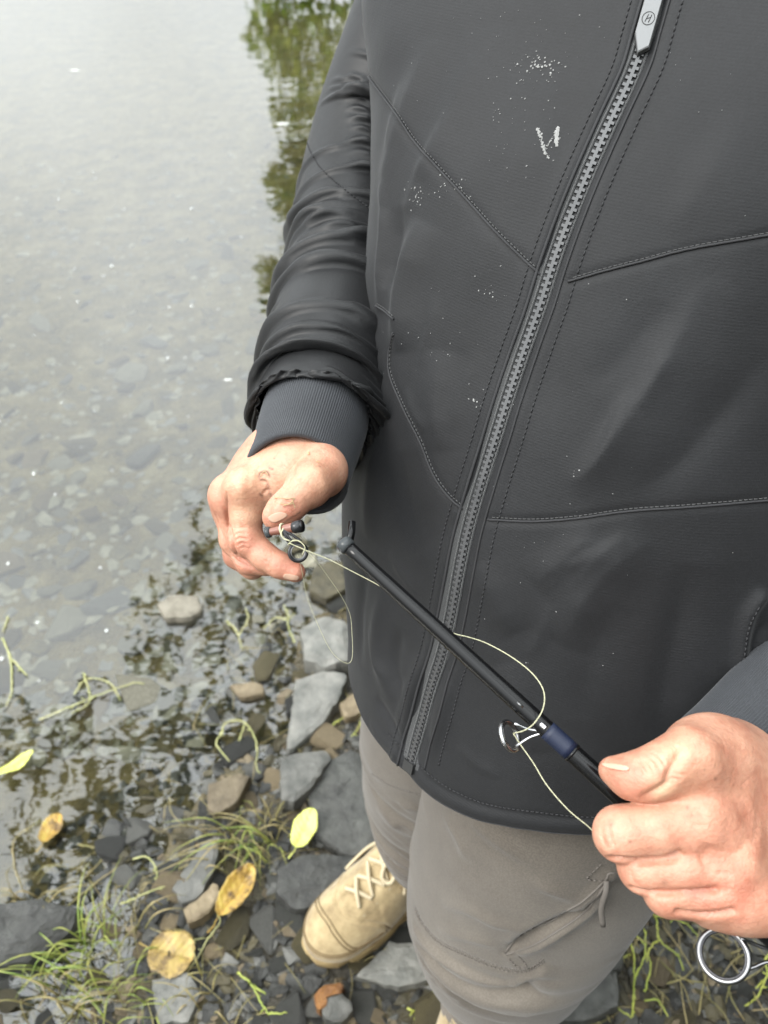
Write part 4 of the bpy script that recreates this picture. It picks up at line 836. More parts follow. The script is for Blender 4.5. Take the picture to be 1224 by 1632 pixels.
lv = folds(lv, ln, lb, [
    (zzt((60, 200), (45, 350), (45, 500), (80, 650)), .003, .008, .008, .2), (KN, -.0016, .0025, .0025, .1), (KN2, .0075, .012, .007, .15), (zzt((80, 760), (200, 900), (350, 985), (500, 1000), (640, 960)), -.012, .010, .014, .15),
    (zzt((200, 560), (330, 590), (450, 650), (600, 680)), .0035, .006, .010, .3), (zzt((230, 600), (340, 650), (450, 690)), -.0025, .007, .007, .3), (zzt((180, 690), (320, 720), (480, 760)), .0025, .006, .010, .3),
    (zzt((340, 480), (450, 560), (560, 620)), .002, .006, .008, .3), (zzt((200, 120), (280, 250), (300, 330)), .002, .008, .008, .3), (zzt((330, 150), (480, 260), (640, 360)), .0022, .008, .010, .3), (zzt((480, 200), (640, 300), (800, 380)), -.0018, .008, .008, .3),
    (zzt((640, 460), (760, 500), (880, 550)), .0025, .006, .008, .3), (zzt((660, 520), (780, 545), (850, 560)), -.002, .006, .006, .3),
    (zzt((505, 800), (580, 730), (680, 670), (780, 620), (870, 570)), -.0060, .009, .007, .2), (POCK, .0040, .004, .006, .1), (zzt((510, 800), (640, 755), (770, 680), (870, 610), (930, 550), (1000, 450)), .0050, .006, .004, .12),
    (zzt((230, 960), (320, 1040), (480, 1070), (600, 1060)), .006, .008, .012, .2), (zzt((330, 1080), (430, 1110), (560, 1100)), -.004, .006, .006, .3)], (260, 220), 1, 1.4)
rv, rf, rn, ruv = leg([(740, 1060, .80, .10), (722, 1140, .84, .095), (708, 1215, .90, .0880), (703, 1270, .960, .0800), (705, 1300, .99, .0790), (712, 1325, 1.015, .0760), (720, 1342, 1.035, .0720)], 180, 160, 61)
rb = bvh_of(rv, rf)
rv = folds(rv, rn, rb, [([(585, 1215), (620, 1235), (660, 1250), (700, 1255)], .006, .006, .008, .1), ([(590, 1245), (630, 1270), (690, 1275)], -.006, .007, .007, .1), ([(580, 1180), (610, 1210), (660, 1225)], .003, .005, .005, .2),
    ([(607, 1290), (640, 1310), (665, 1350)], .007, .007, .010, .2), ([(600, 1350), (625, 1320), (650, 1290), (690, 1275)], .005, .007, .007, .2), ([(612, 1380), (640, 1350), (660, 1310)], -.005, .008, .008, .2), ([(640, 1390), (655, 1340)], .004, .006, .006, .2)], (180, 160), 1, 1.5)
lc_ = lv.reshape(260, 220, 3); Xl = lc_[::2][:, ::2]; cl = Xl.mean(1); rl = np.linalg.norm(Xl - cl[:, None], axis=2).mean(1); tl = np.linspace(0, 1, len(Xl) - 1)
Xl = drape(Xl, cl, rl, 1.01 + .05 * np.clip((tl - .35) / .2, 0, 1), 1.02, .93, 1.12, 70, 5, (0, 0, -.4), 6, pin=(3, 2), puff=.0002, wide=.06); Xl = upsample(Xl, 2)
lv = Xl.reshape(-1, 3); lf = grid_faces(Xl.shape[0], Xl.shape[1]); ln = vnormals(lv, lf); luv = np.c_[np.tile(np.linspace(0, .6, Xl.shape[1]), Xl.shape[0]), np.repeat(np.linspace(0, .9, Xl.shape[0]), Xl.shape[1])]
if ((lv - np.repeat(cl[np.linspace(0, len(cl) - 1, Xl.shape[0]).astype(int)], Xl.shape[1], 0)) * ln).sum() < 0: lf = lf[:, ::-1]
rc_ = rv.reshape(180, 160, 3); Xr = rc_[::2][:, ::2]; cl = Xr.mean(1); rl = np.linalg.norm(Xr - cl[:, None], axis=2).mean(1); tl = np.linspace(0, 1, len(Xr) - 1)
Xr = drape(Xr, cl, rl, 1.02 + .14 * np.clip((tl - .3) / .2, 0, 1), 1.03, .88, 1.18, 70, 5, (0, 0, -.4), 7, pin=(3, 1), puff=.0002, wide=.06); Xr = upsample(Xr, 2)
rv = Xr.reshape(-1, 3); rf = grid_faces(Xr.shape[0], Xr.shape[1]); rn = vnormals(rv, rf); ruv = np.c_[np.tile(np.linspace(0, .6, Xr.shape[1]), Xr.shape[0]), np.repeat(np.linspace(0, .6, Xr.shape[0]), Xr.shape[1])]
if ((rv - np.repeat(cl[np.linspace(0, len(cl) - 1, Xr.shape[0]).astype(int)], Xr.shape[1], 0)) * rn).sum() < 0: rf = rf[:, ::-1]
lb = bvh_of(lv, lf); lv = folds(lv, vnormals(lv, lf), lb, POCKET_FOLDS); nl = len(lv); PV = np.vstack([lv, rv]); PF = np.vstack([lf, rf + nl]); pel = Field([-.2, .2, .66], [.5, .75, .95], .008)
trs = obj('trousers', PV, PF, M_TROUSER, person, uv=np.vstack([luv, ruv])); trs['label'] = 'warm grey cargo trousers with a side pocket'
LBt = bvh_of(lv, lf); RBt = bvh_of(rv, rf)
# seat of the trousers hidden under the jacket
q = ring_at(np.linspace(.79, .98, 12)); th = np.linspace(0, 2 * math.pi, 40, endpoint=False); rows = []
for z, k in zip(np.linspace(.79, .98, 12), q):
    C = np.array([k[0], k[1], z]); ph = k[4]; s = .90
    rows.append(C + s * (k[2] * np.cos(th)[:, None] * np.array([math.cos(ph), -math.sin(ph), 0]) + k[3] * np.sin(th)[:, None] * np.array([-math.sin(ph), -math.cos(ph), 0])))
obj('trouser_seat', np.vstack(rows), grid_faces(12, 40), M_TROUSER, trs)
seam(POCK, 'pocket_edge', .0009, M_TSTITCH, trs, LBt, .0); seam(zzt((510, 800), (640, 755), (770, 680), (870, 610), (930, 550), (1000, 450)), 'pocket_edge', .0010, M_TSTITCH, trs, LBt, .0)
stitches(KN, 'topstitching', .004, .0028, .0006, M_TSTITCH, trs, LBt); stitches([(x, y - 5) for x, y in KN], 'topstitching', .004, .0028, .0006, M_TSTITCH, trs, LBt)
stitches(zzt((510, 800), (560, 855), (610, 855), (560, 795)), 'topstitching', .004, .0028, .0006, M_TSTITCH, trs, LBt); stitches(zzt((990, 340), (940, 390), (905, 430), (990, 440)), 'topstitching', .004, .0028, .0006, M_TSTITCH, trs, LBt)
p, n_ = ray(LBt, *zt_(1000, 425))
if p is not None:
    c = [p + n_ * .004, p + n_ * .012 + np.array([.001, 0, -.010]), p + n_ * .016 + np.array([.001, -.002, -.030]), p + n_ * .020 + np.array([.006, -.004, -.052])]
    obj('pocket_cord', *tube(catmull(c, 14), .0022, 8, flat=.5), M_TSTITCH, trs)
stitches([(592, 1232), (620, 1250), (660, 1264), (690, 1268)], 'topstitching', .004, .0028, .0006, M_TSTITCH, trs, RBt)

# --- boots
M_BOOT = mat('boot_suede', (.42, .33, .19), .82, Sheen_Weight=.3); oc = coords(M_BOOT)
lk(M_BOOT, ramp(M_BOOT, noise(M_BOOT, oc, 26, 6, .7), [(.3, (.21, .15, .075)), (.5, (.35, .265, .14)), (.72, (.48, .38, .22))]), bsdf(M_BOOT).inputs['Base Color']); bump(M_BOOT, noise(M_BOOT, oc, 130, 5), .5, .002)
M_SOLE = mat('boot_sole', (.40, .29, .14), .75); lk(M_SOLE, ramp(M_SOLE, noise(M_SOLE, coords(M_SOLE), 35, 5), [(.35, (.20, .14, .065)), (.6, (.36, .27, .13))]), bsdf(M_SOLE).inputs['Base Color'])
M_LACE = mat('boot_lace', (.50, .42, .28), .85); M_EYE = mat('eyelet', (.40, .34, .24), .4)
bf = Field([-.06, -.085, -.005], [.32, .085, .30], .0022); I3 = np.eye(3)   # x: heel 0 -> toe .30
bf.ell((.212, .0, .040), I3, (.082, .046, .046), .02); bf.ell((.243, 0, .040), I3, (.050, .046, .036), .02); bf.cone((.19, 0, .055), (.095, 0, .115), .046, .045, .03); bf.cone((.05, 0, .045), (.17, 0, .045), .038, .044, .02)
bf.cone((.062, 0, .10), (.058, 0, .26), .047, .054, .03)
mz = bf.ax[2]; bf.D = np.maximum(bf.D, (.012 - mz)[None, None, :])
bV, bF = bf.mesh(); bN = vnormals(bV, bF)
# toe seam ridge and vamp crease as small relief
tc_ = np.abs(bV[:, 0] - (.238 - .9 * bV[:, 1] ** 2 / .05)); on = (bV[:, 2] > .018)
bV = bV + bN * (on * (-.0016 * np.exp(-(tc_ / .0022) ** 2) + .0012 * np.exp(-((tc_ - .006) / .004) ** 2)) - .0014 * np.exp(-((bV[:, 2] - .036) / .0018) ** 2) * (bV[:, 0] > .02) + .0010 * smooth_noise(bV, 70, 71) - .0020 * np.exp(-((bV[:, 0] - .19) / .004) ** 2) * (np.abs(bV[:, 1]) < .04) * .6)[:, None]
BBV = BVHTree.FromPolygons([tuple(v) for v in bV], bF.tolist())
def boot_top(x, y):
    loc, nor, _, _ = BBV.ray_cast(Vector((x, y, .4)), Vector((0, 0, -1))); return (np.array(loc), np.array(nor)) if loc else (np.array([x, y, .05]), np.array([0, 0, 1.]))
def boot_front(y, z):
    loc, nor, _, _ = BBV.ray_cast(Vector((.4, y, z)), Vector((-1, 0, 0))); return (np.array(loc), np.array(nor)) if loc else (np.array([.1, y, z]), np.array([1., 0, 0]))
t = np.linspace(0, 1, 60, endpoint=False) * 2 * math.pi
sx = .146 + .156 * np.cos(t); sy = np.sign(np.sin(t)) * np.abs(np.sin(t)) ** .60 * np.interp(sx, [-.01, .03, .09, .15, .22, .27, .302], [.042, .045, .042, .048, .059, .056, .046])
so_ = np.c_[sx, sy]; rows = []
for s, z in ((.95, .0), (1.0, .004), (1.01, .016), (1.0, .027), (.98, .031), (.90, .0312)):
    o = np.c_[.146 + (so_[:, 0] - .146) * s, so_[:, 1] * s]; lug = 1 - .05 * (np.sin(np.arctan2(o[:, 1], o[:, 0] - .146) * 22) > .55) * (z < .019); rows.append(np.c_[.146 + (o[:, 0] - .146) * lug, o[:, 1] * lug, np.full(60, z) + .010 * np.clip((o[:, 0] - .24) / .06, 0, 1) ** 2 * (z < .02)])
sV = np.vstack(rows); sF = grid_faces(6, 60).tolist() + [list(range(60))[::-1], list(range(300, 360))]
def lace(pts, r=.0033):
    P = []
    for (x, y, l) in pts: p, n_ = boot_top(x, y); P.append(p + n_ * l)
    return tube(resample(catmull(P, 24), .004), r, 7)
laces = [lace([(.214, -.017, .003), (.204, 0, .005), (.193, .019, .003)]), lace([(.214, .017, .003), (.204, 0, .009), (.193, -.019, .003)]), lace([(.190, -.018, .003), (.180, 0, .005), (.168, .020, .003)]), lace([(.190, .018, .003), (.180, 0, .008), (.168, -.022, .003)]), lace([(.164, -.023, .003), (.154, 0, .005), (.143, .024, .003)]), lace([(.164, .023, .003), (.154, 0, .008), (.143, -.024, .003)]),
         lace([(.140, -.024, .003), (.130, 0, .006), (.120, .024, .003)]), lace([(.140, .024, .003), (.130, 0, .009), (.120, -.024, .003)]), lace([(.122, -.022, .004), (.114, 0, .008), (.110, .022, .004)]),
         lace([(.125, .005, .006), (.140, .016, .012), (.158, .022, .011), (.165, .012, .010), (.150, .004, .012), (.128, .002, .009)]), lace([(.122, .0, .007), (.132, -.020, .010), (.152, -.038, .006), (.175, -.048, .005), (.192, -.052, .004)], .0026), lace([(.12, .004, .007), (.132, .024, .009), (.150, .040, .006)], .0026)]
eyes = []
for y in (-1, 1):
    for x in (.214, .190, .166, .142, .120):
        p, n_ = boot_top(x, y * .025); a = unit(np.cross(n_, [1, 0, 0])); b2 = np.cross(n_, a); eyes.append(tube(np.array([p + n_ * .0012 + .0032 * (math.cos(q) * a + math.sin(q) * b2) for q in np.linspace(0, 6.283, 13)]), .0012, 5, False))
def eyestay(y):
    rows = []
    for x in np.linspace(.224, .108, 28):
        l = []
        for dy in (.012, .018, .026, .032): p, n_ = boot_top(x, y * dy); l.append(p + n_ * (.0026 if dy in (.018, .026) else .0006))
        rows.append(l)
    V = np.array(rows).reshape(-1, 3); return V, grid_faces(28, 4, False, flip=y > 0)
def on_upper(pts, r=.0011, lift=.0004, top=True):
    P = []
    for (x, y, z) in pts:
        o = Vector((x, y * 1.0, z)); c = Vector((x, 0, min(z, .05))); loc, nor, _, _ = BBV.find_nearest(o)
        P.append(np.array(loc) + np.array(nor) * lift)
    return tube(resample(catmull(P, 40), .004), r, 6)
toe_arc = [(.218, s * .052, .036) for s in (-1,)] + [(.245 + .016 * math.cos(t), .048 * math.sin(t), .075 - .022 * abs(math.sin(t))) for t in np.linspace(-1.35, 1.35, 9)] + [(.218, .052, .036)]
def rand(z0, z1, s): return [(x, s * .06, np.interp(x, [0, .30], [z0, z1])) for x in np.linspace(.02, .26, 10)]
rim = [(.292 - .10 * (abs(t) / 1.6) ** 2.2, .052 * math.sin(t), .050) for t in np.linspace(-1.6, 1.6, 15)]
seams = [on_upper(toe_arc), on_upper([(x - .005, y * .98, z + .002) for x, y, z in toe_arc]), on_upper(rim), on_upper([(x, y, z + .004) for x, y, z in rim]), on_upper([(.200, -.020, .09), (.192, -.040, .06), (.180, -.055, .04)]), on_upper([(.200, .020, .09), (.192, .040, .06), (.180, .055, .04)]),
         on_upper([(.150, -.03, .11), (.140, -.05, .07), (.120, -.055, .04)]), on_upper([(.150, .03, .11), (.140, .05, .07), (.120, .055, .04)])]
M_BSEAM = mat('boot_seam', (.17, .12, .06), .9)
collar = tube(np.array([(.060 + .053 * math.cos(q), .052 * math.sin(q), .262) for q in np.linspace(0, 6.283, 30)]), .006, 8, False)
def build_boot(loc, heading, tilt, label, mirror=1):
    root = empty('boot', (0, 0, 0)); root.parent = person; root['label'] = label
    M = Matrix.Translation(Vector(loc)) @ Matrix.Rotation(heading, 4, 'Z') @ Matrix.Rotation(tilt, 4, 'Y'); root.matrix_local = M
    mv = lambda V: np.asarray(V) * np.array([1, mirror, 1]); fx = lambda F: F if mirror > 0 else [list(f)[::-1] for f in F]
    obj('upper', mv(bV), fx(bF.tolist()), M_BOOT, root); obj('sole', mv(sV), fx(sF), M_SOLE, root, smooth=False)
    for e in seams: obj('seam', mv(e[0]), fx(e[1]), M_BSEAM, root)
    for l in laces: obj('lace', mv(l[0]), fx(l[1]), M_LACE, root)
    for e in eyes: obj('eyelet', mv(e[0]), fx(e[1]), M_EYE, root)
    for s in (-1, 1): e = eyestay(s); obj('eyestay', mv(e[0]), fx(e[1].tolist()), M_BOOT, root)
    obj('collar', mv(collar[0]), fx(collar[1]), M_BOOT, root)
    return root
toe = G(493, 1528, .03); hd = math.atan2(-.60, -.80); heel = toe[:2] - .300 * np.array([math.cos(hd), math.sin(hd)])
build_boot((heel[0], heel[1], gz(*toe[:2]) + .010), hd, 0, 'tan suede lace-up boot fully seen on the stones')
hd2 = math.radians(-125); ank = W(772, 1612, 1.03); heel2 = ank[:2] - .06 * np.array([math.cos(hd2), math.sin(hd2)])
build_boot((heel2[0], heel2[1], gz(*heel2) + .006), hd2, 0, 'tan boot mostly hidden under the near trouser leg', -1)

# --- hair cap on the head
hm = Field(HC - [.13, .13, .12], HC + [.13, .13, .15], .005); hm.ell(hp(0, -.018, .038), Rh, (.083, .100, .098), .02); hm.ell(hp(0, .085, -.03), Rh, (.12, .07, .085), .02, sub=True)
V, F = hm.mesh(); V = V + vnormals(V, F) * (.003 * smooth_noise(V, 150, 91))[:, None]; obj('hair', V, F, M_HAIR, person)
M_EYEW = mat('eye', (.75, .72, .68), .15)
for s in (-1, 1): obj('eye', *tube(np.array([hp(s * .031, .070 + .002 * k, .008) for k in range(9)]), [.001, .007, .010, .0112, .0118, .0116, .0108, .008, .001], 12), M_EYEW, person)

# ================================================================== FISHING ROD, TIP SECTION, LINE
M_ROD = mat('rod_black', (.004, .004, .0045), .16); bsdf(M_ROD).inputs['Specular IOR Level'].default_value = .30; M_RODB = mat('rod_blue', (.004, .009, .030), .55); M_GUN = mat('guide_gunmetal', (.20, .20, .205), .28, Metallic=1.0); M_RING = mat('guide_insert', (.05, .05, .055), .15, Metallic=.5); M_GUNB = mat('guide_black', (.03, .03, .032), .2, Metallic=.4)
M_SILV = mat('guide_silver', (.42, .42, .43), .25, Metallic=1.0)
M_CLEAR = mat('rod_end_collar', (.10, .11, .115), .12, Transmission_Weight=.5, IOR=1.3)
M_LINE = mat('braid_line', (.46, .45, .30), .6); M_BROWN = mat('rod_tip_skin_reflection', (.20, .075, .05), .15, Coat_Weight=.4)  # tip tube is black; its brown is the thumb's reflection put into the colour
def ring_mesh(c, ax, R, r, seg=40, rs=10, ecc=1.0):
    ax = unit(ax); a = unit(np.cross(ax, [0, 0, 1.])); b_ = np.cross(ax, a); P = np.array([c + R * (math.cos(t) * a + math.sin(t) * b_) for t in np.linspace(0, 2 * math.pi, seg, endpoint=False)])
    V = []; 
    for t, p in zip(np.linspace(0, 2 * math.pi, seg, endpoint=False), P):
        o = unit(p - c)
        for q in np.linspace(0, 2 * math.pi, rs, endpoint=False): V.append(p + r * (math.cos(q) * o + math.sin(q) * ax * ecc))
    F = []
    for i in range(seg):
        for j in range(rs): F.append([i * rs + j, i * rs + (j + 1) % rs, ((i + 1) % seg) * rs + (j + 1) % rs, ((i + 1) % seg) * rs + j])
    return np.array(V), F
A = W(548, 866, .440); Bq = W(1003, 1283, .3860); dirr = unit(Bq - A); Lr = np.linalg.norm(Bq - A); End = Bq + dirr * .22
rod = empty('fishing_rod', tuple(Bq)); tag(rod, 'glossy black fishing rod section gripped in the fist, crossing the jacket', 'fishing rod'); b0 = Bq
def rp_(s): return A + dirr * s
n = 40; obj('blank', *tube(np.array([rp_(s) for s in np.linspace(0, Lr + .22, n)]) - b0, np.linspace(.0040, .0064, n), 24), M_ROD, rod)
obj('end_collar', *tube(np.array([rp_(s) for s in (-.002, -.001, .002, .004, .0045)]) - b0, [.0030, .0048, .0050, .0048, .0040], 20), M_CLEAR, rod)
sb = np.interp([870, 912], [548, 1003], [0, 1])
def s_at(px):
    ss_ = np.linspace(0, Lr + .2, 400); pr = proj(np.array([rp_(s) for s in ss_]))[:, 0]; return float(np.interp(px, pr, ss_))
s0, s1 = s_at(872), s_at(910); rr_ = lambda s: .0040 + .0024 * s / (Lr + .22)
obj('blue_band', *tube(np.array([rp_(s) for s in np.linspace(s0, s1, 6)]) - b0, rr_(s0) + .0003, 24), M_RODB, rod)
for s_, w_ in ((s1, .0015),): obj('trim_band', *tube(np.array([rp_(s_), rp_(s_ + w_)]) - b0, rr_(s_) + .0004, 24), M_ROD, rod)
sf = s_at(824); obj('paint_chip', *tube(np.array([rp_(sf) + unit(CAMP - rp_(sf)) * .0052, rp_(sf + .004) + unit(CAMP - rp_(sf)) * .0052]) - b0, .0006, 5), M_GUN, rod)
obj('joint_peg', *tube(np.array([W(561, 832, .455), W(560, 848, .452), W(557, 864, .446)]) - b0, [.0022, .0024, .0022], 12), M_ROD, rod)
def guide(root, rc, ax, R, r, feet, mt, ins, base, legr=.0009):
    g = obj('guide', *ring_mesh(rc - base, ax, R, r), mt, root); obj('guide_insert', *ring_mesh(rc - base, ax, R - r * .9, r * .55, ecc=1.6), ins, g)
    for (pts, q) in feet: obj('guide_leg', *tube(catmull(np.array(pts) - base, 14), q, 7), mt, g)
    return g
r2c = W(813, 1173, .4020); ax2 = unit(W(823, 1170, .402) - r2c) * .55 + dirr * .8; ft = rp_(s_at(862)) + unit(CAMP - rp_(s_at(862))) * .0045; ft2 = rp_(s_at(870)) + unit(CAMP - rp_(s_at(870))) * .0055
ax2 = unit(unit(W(850, 1160, .40) - W(813, 1173, .40)) * .82 + unit(CAMP - r2c) * .57)
guide(rod, r2c, ax2, .0077, .0012, [([r2c + (W(820, 1152, .400) - r2c) * .95, W(845, 1163, .400), W(868, 1163, .398), ft], .0009), ([W(822, 1190, .402), W(845, 1175, .401), W(868, 1166, .398), ft], .0009), ([ft, ft2], .0016)], M_SILV, M_GUN, b0)
# large guide below the fist
r3c = W(1153, 1522, .366); ax3 = unit(unit(CAMP - r3c) * .96 + CX * -.16 + CU * .1); foot3 = rp_(Lr + .118)
guide(rod, r3c, ax3, .0110, .0013, [([W(1180, 1495, .365), W(1205, 1506, .365), W(1250, 1525, .363), foot3], .0009), ([W(1178, 1550, .365), W(1200, 1542, .365), W(1240, 1535, .363), foot3], .0009)], M_GUN, M_RING, b0)
# loose top section between thumb and forefinger
T0 = W(425, 849, .4660); T1 = W(482, 838, .4580); ud = unit(T1 - T0); tip = empty('rod_tip_section', tuple(T0)); tag(tip, 'short rod tip with a painted brown skin reflection and small black ring guide pinched between thumb and forefinger', 'fishing rod')
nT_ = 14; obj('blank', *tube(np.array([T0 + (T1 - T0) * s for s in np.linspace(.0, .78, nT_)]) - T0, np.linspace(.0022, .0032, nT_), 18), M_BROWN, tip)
obj('socket', *tube(np.array([T0 + (T1 - T0) * s for s in (.74, .78, .98, 1.0, .97, .8)]) - T0, [.0032, .0038, .0039, .0036, .0026, .0024], 18), M_GUNB, tip)
obj('end_ball', *tube(np.array([T0 + (T1 - T0) * s for s in (-.02, .0, .04, .09, .12)]) - T0, [.0025, .0034, .0036, .0034, .0026], 16), M_CLEAR, tip)
g1 = W(475, 880, .4600); axg = unit(unit(CAMP - g1) * .97 + CX * .2); ftg = T0 + (T1 - T0) * .45 + unit(CAMP - T0) * .003
guide(tip, g1, axg, .0053, .0011, [([W(462, 868, .4595), W(456, 856, .4592), ftg], .0009), ([W(480, 863, .4595), W(468, 854, .4592), ftg], .0009), ([W(468, 867, .459), W(461, 857, .459), ftg], .0008)], M_GUNB, M_GUN, T0)
obj('winding', *ring_mesh(ftg - unit(CAMP - T0) * .003 - T0, ud, .0034, .0007), M_LINE, tip)
# braided line: separate runs of one line
line = empty('fishing_line', tuple(W(720, 1010, .48))); tag(line, 'thin cream braided line looping from the small ring past the rod to the fist', 'fishing line'); l0 = np.array(line.location)
def run(pts, r=.00042, nm='strand'):
    P = resample(catmull([W(*p) for p in pts], 80), .0012); k = np.arange(len(P)); rr = r * (1 + .16 * np.sin(k * 2.1))
    return obj(nm, *tube(P - l0, rr, 6), M_LINE, line)
run([(462, 866, .4575), (490, 878, .458), (525, 892, .460), (560, 910, .462), (600, 931, .462), (640, 955, .461), (680, 985, .458), (720, 1008, .450), (745, 1015, .443), (775, 1025, .434), (815, 1047, .422), (848, 1073, .410), (866, 1100, .401), (866, 1128, .392), (852, 1152, .389), (836, 1164, .393), (818, 1169, .400)], .00032)
run([(818, 1169, .402), (829, 1186, .401), (850, 1216, .398), (872, 1252, .394), (905, 1290, .389), (935, 1315, .386), (952, 1330, .385), (985, 1345, .388)], .00032)
run([(486, 876, .458), (505, 895, .462), (525, 922, .470), (545, 952, .478), (558, 980, .485), (561, 1010, .486), (562, 1040, .486), (558, 1056, .485), (545, 1054, .484), (528, 1038, .482), (514, 1012, .480), (500, 980, .478), (489, 950, .476), (484, 925, .470), (479, 900, .463), (474, 884, .459)], .00015)
run([(459, 868, .4585), (466, 862, .4575), (476, 862, .4570), (486, 872, .4575), (482, 884, .459)], .0004); run([(452, 842, .459), (448, 850, .458), (452, 858, .458), (462, 862, .4575)], .0005)
# stray grass fibres on the thumb
M_FIB = mat('dry_fibre', (.42, .34, .18), .8)
def fibres(strokes, label):
    o0 = ray(RB, *z1(*strokes[0][0]))[0]
    parts = []
    for st in strokes:
        P = []
        for q in st:
            p, n_ = ray(RB, *z1(*q))
            if p is not None: P.append(p + n_ * .0006)
        if len(P) > 1: parts.append(tube(catmull(P, 12) - o0, .00022, 5))
    o = obj('grass_fibre', *join(*parts), M_FIB); o.location = o0; tag(o, label, 'fibre', kind='stuff'); return o
fibres([[(490, 525), (540, 512), (600, 518), (650, 512)], [(650, 512), (620, 545), (580, 560)], [(635, 530), (650, 570)], [(560, 545), (600, 552), (640, 545)]], 'dry grass fibres stuck to the thumb joint above the nail')
fibres([[(730, 235), (742, 248)], [(738, 232), (735, 252)], [(780, 290), (800, 300)], [(450, 360), (470, 350), (490, 372)], [(440, 380), (450, 362)]], 'fine crumbs of dry grass on the back of the hand')

# ================================================================== SHORE THINGS: stones, leaves, weeds, bubbles
def stone_mesh(rng, n=16, flat=.45):
    d = unit(rng.normal(size=(n, 3))); d *= rng.uniform(.8, 1.1, (n, 1)); d[:, 0] *= rng.uniform(1.0, 1.35); d[:, 1] *= rng.uniform(.7, 1.0)
    q = np.sign(d) * np.abs(d) ** .75; q[:, 2] *= flat * rng.uniform(.7, 1.2)
    bm = bmesh.new()
    for p in q: bm.verts.new(p)
    r = bmesh.ops.convex_hull(bm, input=bm.verts); bmesh.ops.delete(bm, geom=[v for v in bm.verts if not v.link_faces], context='VERTS')
    bm.verts.index_update(); V = np.array([v.co[:] for v in bm.verts]); F = [[v.index for v in f.verts] for f in bm.faces]; bm.free()
    return V, F
SHAPES = [stone_mesh(RNG, int(RNG.integers(11, 18)), RNG.uniform(.16, .42)) for _ in range(16)]
def rounded(V, F, mt, name):
    """a stone mesh with softened edges"""
    bm = bmesh.new(); vs = [bm.verts.new(v) for v in V]
    for f in F: bm.faces.new([vs[i] for i in f])
    bmesh.ops.dissolve_limit(bm, angle_limit=.12, verts=bm.verts, edges=bm.edges)
    bmesh.ops.bevel(bm, geom=list(bm.edges), offset=.07, segments=1, affect='EDGES', clamp_overlap=True)
    me = bpy.data.meshes.new(name); bm.to_mesh(me); bm.free(); me.materials.append(mt); return me
MATS = [M_SLATE, M_SLATE, M_SLATE, M_SLATE2, M_OLIVE, M_SLATE2, M_OLIVE, M_TAN]
LAND = [rounded(*SHAPES[i % 16], MATS[i % 8], 'stone_shape') for i in range(32)]
SUNK = [rounded(*SHAPES[i % 16], [M_SUNK, M_OLIVE, M_TAN, M_SUNK, M_SUNK, M_SLATE2][i % 6], 'sunk_stone_shape') for i in range(18)]

def slab(px, mt, thick=.03, lift=.0, label='', group=None, name='slate_slab', tilt=(0, 0), seed=0, sink=.35):
    """flat broken slate whose outline follows the given corner points"""
    r = np.random.default_rng(seed); g0 = np.array([G(a, b, .02)[:2] for a, b in px]); c = g0.mean(0); z0 = max(gz(*c), -.02) + lift
    g = np.array([G(a, b, z0 + thick)[:2] for a, b in px]); c = g.mean(0); q = g - c
    dens = resample(np.vstack([q, q[:1]]), .012)[:-1]; dens += r.normal(size=dens.shape) * .0012; n = len(dens)
    lay = []
    for s, z in ((.97, -thick * sink), (1.02, thick * .25), (1.0, thick * .75), (.955, thick * .97), (.72, thick * 1.05), (.4, thick * 1.06)):
        x = dens * s; zz = z + x[:, 0] * tilt[0] + x[:, 1] * tilt[1] + (.10 * thick * _n2(x[:, 0], x[:, 1], 60, seed) if z > 0 else 0)
        lay.append(np.c_[x, zz])
    V = np.vstack(lay); F = grid_faces(6, n).tolist(); F.append([5 * n + i for i in range(n)])
    area = np.cross(np.r_[q, q[:1]][:-1], np.roll(q, -1, 0)).sum() if False else (q[:, 0] * np.roll(q[:, 1], -1) - q[:, 1] * np.roll(q[:, 0], -1)).sum()
    if area < 0: F = [f[::-1] for f in F]
    o = obj(name, V, F, mt, smooth=False); o.location = (c[0], c[1], z0); tag(o, label, 'stone', group); return o
slab([(470, 1085), (515, 1072), (556, 1080), (545, 1110), (515, 1150), (470, 1185), (452, 1190), (462, 1140)], M_SLATE2, .035, .0, 'long pale grey slate slab lying just left of the jacket hem', tilt=(.1, .15), seed=1)
slab([(443, 1200), (520, 1190), (530, 1205), (498, 1255), (470, 1280), (448, 1278)], M_SLATE2, .04, .0, 'blocky grey slate with a straight left edge, below the long pale slab', tilt=(.05, -.1), seed=2)
slab([(485, 1232), (560, 1190), (620, 1240), (640, 1320), (560, 1370), (500, 1330)], M_SLATE, .03, -.005, 'broad dark wet slate behind the bright yellow leaf', seed=3)
slab([(440, 1385), (480, 1362), (560, 1360), (585, 1385), (530, 1440), (470, 1452), (438, 1425)], M_SLATE, .035, 0, 'dark wet rounded slab just below the bright yellow leaf', seed=4)
slab([(565, 1555), (620, 1500), (690, 1500), (700, 1555), (640, 1575)], M_SLATE2, .03, -.01, 'flat grey slab under the sole of the tan boot', seed=5)
slab([(478, 1000), (520, 980), (555, 990), (562, 1050), (520, 1065), (485, 1050)], M_SLATE2, .05, 0, 'rounded grey boulder at the edge of the jacket above the pale slab', seed=6)
slab([(330, 1245), (380, 1232), (400, 1240), (380, 1280), (345, 1298), (328, 1285)], M_TAN, .025, 0, 'tan streaked wedge stone at the water edge', seed=7, tilt=(.2, 0))
slab([(275, 1415), (325, 1340), (352, 1330), (345, 1380), (315, 1432), (285, 1440)], M_SLATE2, .02, 0, 'narrow grey slate under the dry grass stems', seed=8)
slab([(292, 1450), (345, 1405), (352, 1430), (325, 1465), (298, 1472)], M_TAN, .03, 0, 'brown oblong stone below the narrow grey slate', seed=9)
